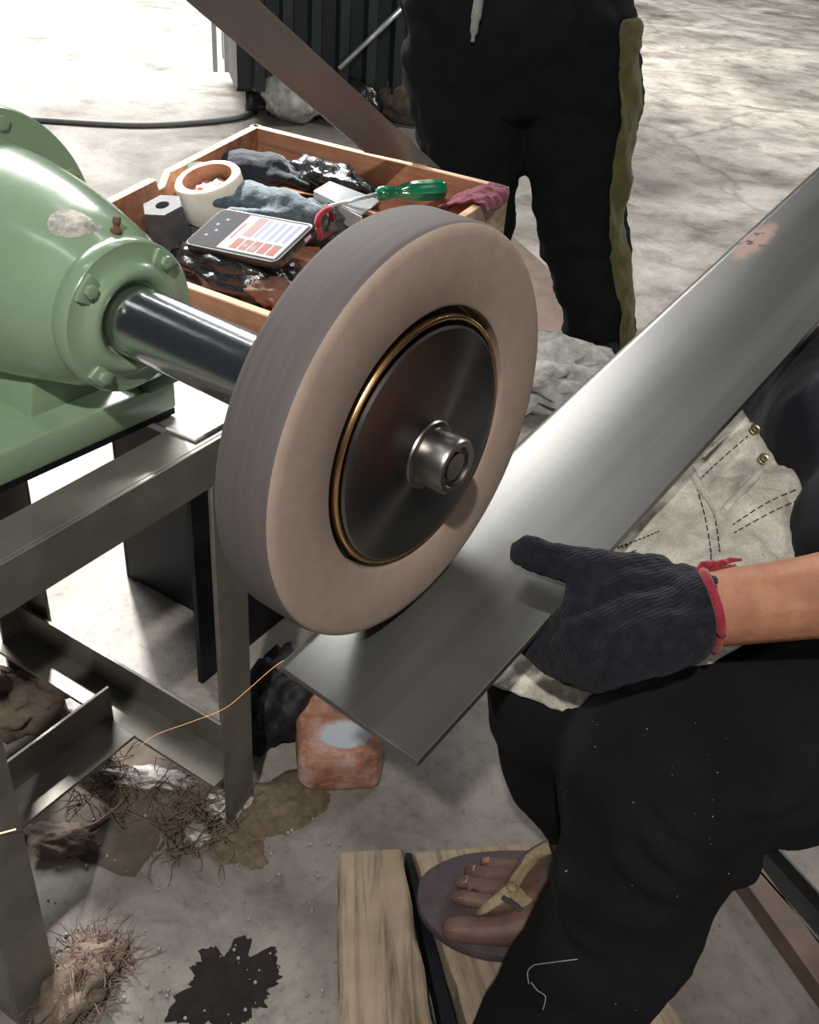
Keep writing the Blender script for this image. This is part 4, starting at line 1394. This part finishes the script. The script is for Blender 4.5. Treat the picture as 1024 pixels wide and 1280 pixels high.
# shirt with sleeves
mb = MB()
mb.limb([PC + V(0, 0, 0.02), PC.lerp(SH, 0.4) + V(-0.02, -0.015, 0), SH], [0.165, 0.165, 0.145])
mb.limb([PC + V(-0.02, -0.03, 0.07), PC + V(-0.085, -0.105, 0.09)], [0.13, 0.09])
mb.limb([SL, SR], [0.075, 0.075])
mb.limb([SL, SL.lerp(EL, 0.75)], [0.068, 0.06])
mb.limb([SR, SR.lerp(ER, 0.8)], [0.068, 0.06])
mb.limb([P(955, 498, .555), P(1000, 560, .565), P(1050, 640, .56)], [0.045, 0.055, 0.06])
mb.limb([P(1000, 455, .60), P(1040, 540, .62), P(1090, 600, .60)], [0.045, 0.06, 0.07])
mb.limb([P(1040, 540, .60), PC + V(0, 0, 0.08)], [0.06, 0.10])
shw = adopt(mb.build('shirt', M['shirt']), wk)
remesh(shw, 0.009, 5, 0.010, 9, 8)
# hair
hb = MB().ball(HD + V(0.030, 0.024, 0.022), (0.084, 0.082, 0.108))
hair = adopt(hb.build('hair', M['black_cloth']), wk)
remesh(hair, 0.007, 2, 0.004, 30, 2)

# glove: palm, four fingers closing under the blade, thumb on top of it
def Q(u, v, z):
    return P(u, v, z)
mb = MB()
wr = WL
heads = [Q(722, 768, .598), Q(722, 795, .593), Q(737, 818, .588), Q(766, 836, .584)]
wk_ = [Q(858, 735, .612), Q(866, 758, .610), Q(868, 780, .606), Q(862, 800, .600)]
for h, w_ in zip(heads, wk_):
    mb.limb([w_, h.lerp(w_, 0.5) + V(0, 0, 0.004), h], [0.0185, 0.0205, 0.0150])
mb.limb([heads[0], heads[3]], [0.0145, 0.0140])
mb.limb([Q(838, 736, .612), Q(780, 738, .612), Q(742, 750, .606)], [0.0185, 0.0205, 0.0160])
ext = (wr - heads[1]).normalized()
mb.limb([wk_[1], wr + ext * -0.002], [0.026, 0.0300])
fing = [[(722, 768, .598), (700, 787, .580), (672, 775, .571), (646, 760, .569)],
        [(722, 795, .593), (704, 812, .573), (676, 800, .564), (648, 782, .563)],
        [(737, 818, .588), (716, 836, .568), (688, 824, .558), (662, 806, .557)],
        [(766, 836, .584), (742, 850, .564), (714, 842, .554), (692, 826, .552)]]
for k, f in enumerate(fing):
    r = (0.0135, 0.0138, 0.0132, 0.0120)[k]
    mb.limb([Q(*q) for q in f], [r, r * 0.96, r * 0.9, r * 0.8], 12)
mb.limb([Q(815, 722, .613), Q(762, 716, .6185), Q(718, 708, .6200), Q(682, 697, .6185), Q(658, 690, .6165)], [0.0190, 0.0172, 0.0150, 0.0142, 0.0128], 14)
mb.limb([Q(760, 735, .610), Q(725, 745, .606)], [0.018, 0.012])
gl = adopt(mb.build('knit_glove', M['glove']), wk)
remesh(gl, 0.0026, 5, 0.0022, 60, 3)
gl['label'] = 'dark navy knit glove'
# red cuff
fdir = (EL - WL).normalized()
u_ = V(0, 0, 1) - fdir * fdir.z
u_.normalize()
w_ = fdir.cross(u_)
cc = WL + fdir * 0.003
cpts = []
for k in range(33):
    a = 2 * math.pi * k / 32
    cpts.append(cc + (w_ * math.cos(a) + u_ * math.sin(a)) * (0.0298 + 0.0012 * math.sin(5 * a)) + fdir * 0.003 * math.sin(2 * a + 0.6))
cf = MB().tube(cpts, 0.0038, 8)
tp_ = P(880, 718, 0.626)
for k in range(14):
    rnd = random.Random(k)
    s = tp_ + V(rnd.gauss(0, .004), rnd.gauss(0, .004), rnd.gauss(-0.002, .003))
    cf.tube([s, s + fdir * 0.010 + V(rnd.gauss(0, .003), rnd.gauss(0, .003), 0.006), s + fdir * 0.020 + V(rnd.gauss(0, .004), rnd.gauss(0, .004), 0.003)], [0.0026, 0.0022, 0.001], 6)
cfo = cf.build('cuff', M['red_knit'], None, True)
cfo.parent = gl
cfo['label'] = 'frayed red cuff'
# sandal under the right foot
so_px = [(522, 1112), (527, 1095), (545, 1080), (575, 1068), (610, 1063), (660, 1062), (730, 1070), (800, 1085), (840, 1105), (838, 1130), (800, 1150), (740, 1170), (680, 1188), (630, 1195), (590, 1188), (556, 1172), (533, 1150), (523, 1130)]
poly = [P(u, v, 0.060) for u, v in so_px]
poly = [Vector(p) for p in spline(poly + [poly[0]], 3)[:-1]]
sl = adopt(MB().prism(poly, (0, 0, -0.0145)).build('sandal', M['sole']), wk)
bevel(sl, 0.003, 2)
sl['label'] = 'dark rubber thong sandal with tan straps'
def strap(pts, w, m, lift=0.0, th=0.003):
    pts = spline([P(*q) + V(0, 0, lift) for q in pts], 6)
    n = len(pts)
    g = []
    for i_ in range(n):
        t_ = (pts[min(i_ + 1, n - 1)] - pts[max(i_ - 1, 0)]).normalized()
        s = t_.cross(V(0.10, -0.35, 0.93)).normalized()
        ww = w[0] + (w[1] - w[0]) * i_ / (n - 1)
        g.append([pts[i_] + s * ww * x + V(0, 0, -0.001 * x * x) for x in (-1, -0.4, 0.4, 1)])
    o = sheet('strap', g, th, m, None, 1)
    o.parent = sl
    return o
JN = (640, 1110, .1055)
strap([(596, 1140, .078), (605, 1136, .090), (622, 1124, .098), JN], (0.0035, 0.0075), M['strap'])
strap([JN, (652, 1088, .1060), (668, 1070, .098), (690, 1058, .078)], (0.0065, 0.0085), M['strap'])
strap([JN, (660, 1130, .1075), (676, 1148, .102), (690, 1168, .080)], (0.0075, 0.0105), M['strap'])
strap([(628, 1121, .100), (650, 1136, .1050), (668, 1158, .100), (682, 1174, .078)], (0.0030, 0.0040), M['strap_dark'], 0.0005)
strap([(636, 1106, .105), (648, 1082, .1055), (660, 1066, .098), (684, 1052, .078)], (0.0025, 0.0030), M['strap_dark'], 0.0005)
kb = lump('strap_knot', P(640, 1109, 0.1095), (0.0075, 0.006, 0.004), M['strap'], None, 2, 0.1, 1, sub=2)
kb.parent = sl

# ================================================================== denim on the lap, under the blade
gr = [[(850, 465, .52), (765, 555, .51), (690, 640, .505), (612, 740, .49), (560, 835, .43)],
      [(903, 498, .585), (822, 585, .570), (745, 670, .560), (668, 765, .525), (604, 852, .455)],
      [(962, 555, .605), (885, 635, .588), (812, 708, .572), (722, 800, .535), (640, 866, .465)],
      [(1008, 628, .600), (955, 690, .582), (890, 752, .565), (790, 838, .530), (690, 884, .470)],
      [(1035, 700, .560), (1000, 752, .548), (935, 806, .540), (828, 862, .505), (738, 910, .455)]]
dn = sheet('denim_garment', [[P(*q) for q in r] for r in gr], 0.004, M['denim'], None, 5, 0.020, 13, 4)
dn_o = dn
tag(dn, 'grey washed denim garment with seams and buttons draped across the worker lap', 'garment')
bvh = BVHTree.FromPolygons([v.co for v in dn.data.vertices], [p.vertices for p in dn.data.polygons])
def on_cloth(u, v, lift=0.0008):
    o = Vector(CAM_C)
    d = Vector(ray(u, v)).normalized()
    h, n_, _, _ = bvh.ray_cast(o, d)
    return None if h is None else h - d * lift
def seam(px, r=0.0009, dash=True):
    pts = [on_cloth(u, v) for u, v in [(q.x, q.y) for q in spline([V(a, b_, 0) for a, b_ in px], 16)]]
    pts = [p for p in pts if p is not None]
    mb = MB()
    if len(pts) < 12:
        return
    if dash:
        for k in range(0, len(pts) - 2, 3):
            mb.tube(pts[k:k + 3], r, 5)
    else:
        mb.tube(pts, r, 5)
    o = mb.build('seam', M['stitch'], dn)
for px in ([(866, 595), (880, 640), (889, 690), (887, 706)], [(872, 598), (893, 645), (900, 690)], [(916, 656), (960, 628), (1010, 606)], [(918, 666), (965, 640), (1014, 618)],
           [(772, 684), (800, 674), (824, 664)], [(768, 694), (782, 692), (795, 688)], [(872, 602), (895, 580), (935, 545)]
           ):
    seam(px, 0.0006)
def ridge(px, r, m):
    pts = [on_cloth(q.x, q.y, -r * 0.2) for q in spline([V(a, b_, 0) for a, b_ in px], 8)]
    pts = [p for p in pts if p is not None]
    if len(pts) > 3:
        MB().tube(pts, r, 8).build('hem_fold', m, dn, True)
ridge([(862, 585), (876, 610), (892, 632), (900, 650)], 0.0042, M['denim'])
ridge([(905, 638), (930, 612), (962, 580)], 0.0040, M['denim'])
ridge([(880, 575), (905, 552), (940, 532)], 0.0035, M['denim'])
for u, v in ((955, 574), (944, 537)):
    c = on_cloth(u, v, 0.0035)
    if c is not None:
        o = MB().lathe([(0, 0.0), (0.0, 0.0062), (0.0012, 0.0058), (0.0016, 0.0045), (0.0008, 0.004), (0.0014, 0.002), (0.0014, 0)], 20).build('button', M['rivet'], dn, True)
        o.matrix_local = Matrix.Translation(c) @ Vector((0.35, -0.45, 0.82)).to_track_quat('X', 'Z').to_matrix().to_4x4()

# lint and a loose thread on the black trousers
tbvh = BVHTree.FromPolygons([v.co for v in trw.data.vertices], [p.vertices for p in trw.data.polygons])
def on_trousers(u, v, lift=0.001):
    d = Vector(ray(u, v)).normalized()
    h = tbvh.ray_cast(Vector(CAM_C), d)[0]
    return None if h is None else h - d * lift
for px in ([(668, 1206), (690, 1203), (722, 1199)], [(661, 1230), (660, 1214), (668, 1206)], [(664, 1228), (672, 1238), (682, 1246), (679, 1262)]):
    pts = [on_trousers(q.x, q.y) for q in spline([V(a, b_, 0) for a, b_ in px], 6)]
    pts = [p for p in pts if p is not None]
    if len(pts) > 4:
        th = MB().tube(pts, 0.0005, 5).build('loose_thread', M['cord'], trw)
rnd = random.Random(11)
mb = MB()
for _ in range(30):
    u, v = rnd.uniform(650, 960), rnd.uniform(900, 1270)
    p = on_trousers(u, v, 0.0006)
    if p is not None:
        mb.ball(p, rnd.choice((0.0003, 0.0004, 0.0006)), 6, 4)
lint = mb.build('lint', M['cord'], trw)
lint['kind'] = 'stuff'

# ================================================================== things on the floor
# half brick
bc = [P(372, 996, 0), P(474, 992, 0)]
bd_ = (bc[1] - bc[0])
ang = math.atan2(bd_.y, bd_.x)
bw_ = bd_.length * 1.02
b = MB().box((-bw_ / 2, -0.060, 0), (bw_ / 2, 0.060, 0.070))
bo = b.build('brick', M['brick'])
md = bo.modifiers.new('b', 'BEVEL')
md.width = 0.012
md.segments = 3
sd_ = bo.modifiers.new('s', 'SUBSURF')
sd_.subdivision_type = 'SIMPLE'
sd_.levels = 3
bake(bo)
for v in bo.data.vertices:
    d = noise.noise_vector(v.co * 28) * 0.0035 + noise.noise_vector(v.co * 9) * 0.004
    v.co += d
    v.co.z = max(v.co.z, 0)
shade_auto(bo, 60)
nb = Vector((-bd_.y, bd_.x, 0)).normalized()
bo.location = (bc[0] + bc[1]) / 2 + nb * 0.064
bo.rotation_euler = (0, 0, ang)
tag(bo, 'chipped orange half brick with a pale blue paint smear on top', 'brick')

# two weathered planks under the foot
def plank(name, a, b_, c, d, zt, label, m, seed):
    """top corners a (far left), b_ (far right), c (near right), d (near left) as pixels"""
    q = [P(u, v, zt) for u, v in (a, b_, c, d)]
    o = sum(q, Vector()) / 4
    nseg = 14
    vs, fs = [], []
    for i_ in range(nseg + 1):
        t = i_ / nseg
        L_, R_ = q[0].lerp(q[3], t), q[1].lerp(q[2], t)
        w = (R_ - L_).normalized()
        jl = 0.003 * noise.noise(Vector((t * 7, seed, 0)))
        jr = 0.003 * noise.noise(Vector((t * 6, seed, 5)))
        for s, z in ((L_ + w * jl, zt - 0.003), (L_ + w * (0.004 + jl), zt), (R_ - w * (0.004 + jr), zt), (R_ - w * jr, zt - 0.003)):
            vs.append(Vector((s.x, s.y, z)))
        vs.append(Vector(((R_ - w * jr).x, (R_ - w * jr).y, 0.0)))
        vs.append(Vector(((L_ + w * jl).x, (L_ + w * jl).y, 0.0)))
    for i_ in range(nseg):
        for k in range(6):
            fs.append((i_ * 6 + k, i_ * 6 + (k + 1) % 6, (i_ + 1) * 6 + (k + 1) % 6, (i_ + 1) * 6 + k))
    fs += [(0, 1, 2, 3, 4, 5)[::-1], tuple(nseg * 6 + k for k in range(6))]
    along = (q[3] - q[0]).normalized()
    a0 = math.atan2(along.y, along.x) - math.pi / 2
    rot = Matrix.Rotation(-a0, 3, 'Z')
    ob = obj(name, [rot @ (v - Vector((o.x, o.y, 0))) for v in vs], fs, m)
    ob.location = (o.x, o.y, 0)
    ob.rotation_euler = (0, 0, a0)
    tag(ob, label, 'plank')
    return ob
plank('wooden_plank', (424, 1066), (502, 1061), (553, 1340), (424, 1345), 0.045, 'weathered wooden plank beside the sandalled foot', M['plank'], 2)
plank('wooden_plank', (518, 1066), (716, 1050), (866, 1300), (604, 1340), 0.045, 'wide weathered wooden plank under the sandalled foot', M['plank'], 5)
q = [P(507, 1066, 0.03), P(514, 1066, 0.03), P(588, 1345, 0.03), P(566, 1345, 0.03)]
so_ = MB().prism(q, (0, 0, -0.03)).build('gap_strip', M['black_steel'])  # black filler standing for the shade between the planks
tag(so_, 'black strip added for the shaded gap between the two planks', 'strip')

# dirt, stain, sand
def splat(name, c, r, m, label, cat, seed, z=0.0015, n=64, rough=0.35, stretch=(1, 1), rz=0.0, dome=0.0):
    vs = [Vector((0, 0, z + dome))]
    rings = 4
    for k in range(1, rings + 1):
        for i_ in range(n):
            a = 2 * math.pi * i_ / n
            w = 1 + rough * noise.fractal(Vector((math.cos(a) * 1.6, math.sin(a) * 1.6, seed * 3.3)), 0.8, 2.2, 5)
            rr = r * w * k / rings
            x, y = rr * math.cos(a) * stretch[0], rr * math.sin(a) * stretch[1]
            h = dome * (1 - (k / rings) ** 2) * (1 + 0.5 * noise.noise(Vector((x * 60, y * 60, seed))))
            vs.append(Vector((x * math.cos(rz) - y * math.sin(rz), x * math.sin(rz) + y * math.cos(rz), (z if k < rings else 0.0004) + h)))
    fs = [(0, 1 + i_, 1 + (i_ + 1) % n) for i_ in range(n)]
    for k in range(rings - 1):
        for i_ in range(n):
            j = (i_ + 1) % n
            fs.append((1 + k * n + i_, 1 + (k + 1) * n + i_, 1 + (k + 1) * n + j, 1 + k * n + j))
    o = obj(name, vs, fs, m, None, True)
    o.location = (c.x, c.y, 0)
    tag(o, label, cat)
    return o
splat('oil_stain', P(288, 1230, 0), 0.050, M['oil'], 'black wet oil stain on the concrete in front of the bench', 'stain', 3, 0.0012, stretch=(1.0, 1.0), rough=0.7, n=160)
splat('dirt_patch', P(160, 985, 0), 0.135, M['dirt'], 'brown earthy dirt patch under the cross rail of the bench', 'dirt', 7, 0.0016, stretch=(1.0, 0.75), rz=0.6, rough=0.5)
splat('sand_pile', P(352, 1006, 0), 0.060, M['sand'], 'small pile of brown sand at the foot of the bench leg', 'sand', 9, 0.004, stretch=(0.75, 1.25), rz=-0.5, dome=0.022)
splat('sand_pile', P(300, 1060, 0), 0.034, M['sand'], 'little heap of coarse sand below the bench leg, by the fibres', 'sand', 12, 0.003, stretch=(1.2, 0.8), dome=0.012)

def fib(name, u, v, spread, count, length, rad, m, label, seed, lift=0.02, dirn=None):
    c = P(u, v, 0)
    o = strands(name, c, spread, count, length, rad, m, lift, seed, None, dirn)
    o['kind'] = 'stuff'
    tag(o, label, 'fibre')
    return o
fib('coir_fibres', 250, 1030, (0.055, 0.05), 170, 0.075, 0.0010, M['fibre'], 'tangle of dry brown coir fibres by the front bench leg', 4, 0.025)
fib('coir_fibres', 150, 990, (0.07, 0.05), 90, 0.08, 0.0010, M['fibre'], 'loose brown roots scattered on the dirt patch', 6, 0.015)
fib('coir_fibres', 105, 1225, (0.035, 0.06), 420, 0.045, 0.0009, M['fibre_pale'], 'bushy clump of pale coir fibres beside the near bench leg', 8, 0.06)
cl = lump('coir_clump', Vector((P(98, 1240, 0).x, P(98, 1240, 0).y, 0.018)), (0.032, 0.055, 0.026), M['rubble'], None, 31, 0.4, 2.6, flat_bottom=0.0)
tag(cl, 'dark earthy lump inside the pale fibre clump', 'clod')
# long pale root
rt = MB().tube(spline([P(u, v, 0.006) for u, v in ((100, 1036), (118, 1030), (135, 1018), (150, 1004), (160, 990))], 5), 0.0024, 6).build('root', M['fibre_pale'], None, True)
tag(rt, 'single long pale root lying on the floor', 'root')
# plaster lump and rag rubble at the left
for u, v, r, sd, lb in ((26, 892, (0.065, 0.05, 0.045), 41, 'brown crumpled sacking on the floor inside the bench frame'), (70, 1055, (0.05, 0.022, 0.014), 43, 'small brown clod beside the near bench leg'),
                        (185, 975, (0.06, 0.016, 0.008), 45, 'thin pale plaster ridge on the dirt patch'), (278, 1012, (0.022, 0.018, 0.012), 47, 'white plaster crumb at the end of the lower rail')):
    c = P(u, v, 0)
    o = lump('sacking' if sd == 41 else ('clod' if sd == 43 else 'plaster_lump'), (c.x, c.y, r[2] * 0.5), r, M['rubble'] if sd < 45 else M['weld'], None, sd, 0.45, 2.4, rz=0.5, flat_bottom=0.0)
    tag(o, lb, 'debris')
# black plastic sheet crumpled behind the bench leg
c = P(345, 945, 0)
o = lump('plastic_sheet', (c.x - 0.035, c.y + 0.05, 0.05), (0.050, 0.075, 0.07), M['matte_sheet'], None, 51, 0.4, 2.2, flat_bottom=0.0)
tag(o, 'crumpled black plastic sheet on the floor between bench leg and brick', 'plastic')
# grit
rnd = random.Random(5)
mb = MB()
for _ in range(150):
    u, v = rnd.uniform(60, 460), rnd.uniform(1020, 1280)
    p = P(u, v, 0)
    r = rnd.choice((0.0010, 0.0012, 0.0016, 0.0024))
    mb.ball((p.x, p.y, r * 0.7), r, 6, 4)
gt = mb.build('floor_grit', M['weld'], None, True)
gt['kind'] = 'stuff'
tag(gt, 'pale grit scattered on the floor before the bench', 'grit')
# thin glowing strand under the wheel
sp_px = [(408, 797, .548), (380, 812, .50), (345, 832, .44), (310, 862, .36), (280, 886, .29), (240, 902, .23), (196, 918, .17), (176, 932, .14)]
so_ = MB().tube(spline([P(*q) for q in sp_px], 6), 0.0003, 5).build('spark_strand', emis('spark_glow', (1.0, 0.55, 0.30), 0.6))
tag(so_, 'hair-thin orange spark strand drooping from the wheel', 'spark')
so_ = MB().tube([P(-8, 1044, .30), P(20, 1036.5, .30)], 0.0008, 5).build('spark_strand', emis('spark_glow_bright', (1.0, 0.70, 0.42), 1.2))
tag(so_, 'short bright spark dash in front of the near bench leg', 'spark')

# steel bars on the floor by the stool
def bar(name, pa, pb, w, h, z0, m, label, channel=False):
    a, b_ = P(*pa, z0), P(*pb, z0)
    d = (b_ - a).normalized()
    s = Vector((-d.y, d.x, 0)) * w
    b_ = a + (b_ - a) * 1.25
    a = a - d * 0.10
    mb = MB()
    up = Vector((0, 0, 1))
    if channel:
        t = 0.005
        mb.prism([a, a + s, a + s + up * h, a + s - s * (t / w) + up * h, a + s - s * (t / w) + up * t, a + s * (t / w) + up * t, a + s * (t / w) + up * h, a + up * h], b_ - a)
    else:
        mb.prism([a, a + s, a + s + up * h, a + up * h], b_ - a)
    o = mb.build(name, m)
    bevel(o, 0.001, 1)
    return tag(o, label, 'steel bar')
bar('steel_channel', (985, 1160), (1024, 1205), 0.052, 0.03, 0.0, M['rail_dark'], 'dark grey steel channel on the floor behind the worker leg', True)
bar('steel_bar', (922, 1118), (1024, 1262), 0.034, 0.03, 0.0, M['rail_brown'], 'brown primed square bar lying on the floor beside the channel')

# stool below the worker (mostly out of the picture)
sto = tag(empty('stool', (0.60, 0.50, 0)), 'low wooden stool carrying the seated person', 'stool')
bevel(MB().box((-0.16, -0.15, 0.325), (0.16, 0.15, 0.352)).build('seat', M['plank'], sto), 0.004)
for sx in (-1, 1):
    for sy in (-1, 1):
        bevel(MB().box((sx * 0.125 - 0.016, sy * 0.115 - 0.016, 0), (sx * 0.125 + 0.016, sy * 0.115 + 0.016, 0.3255)).build('leg', M['plank'], sto), 0.002)

# grey sheet and crumpled pale cloth beyond the wheel, by the standing person
q = [P(628, 288, 0.004), P(706, 360, 0.004), P(712, 420, 0.004), P(640, 420, 0.004)]
so_ = MB().prism(q, (0, 0, 0.012)).build('steel_sheet', M['rail_brown'])
tag(so_, 'flat grey-brown sheet on the floor between the wheel and the standing person', 'sheet')
c = P(664, 486, 0)
o = lump('pale_cloth', (c.x, c.y, 0.045), (0.19, 0.14, 0.065), M['whiteish'], None, 61, 0.5, 2.6, rz=0.4, flat_bottom=0.0)
tag(o, 'crumpled pale cloth on the floor at the standing person feet', 'cloth')
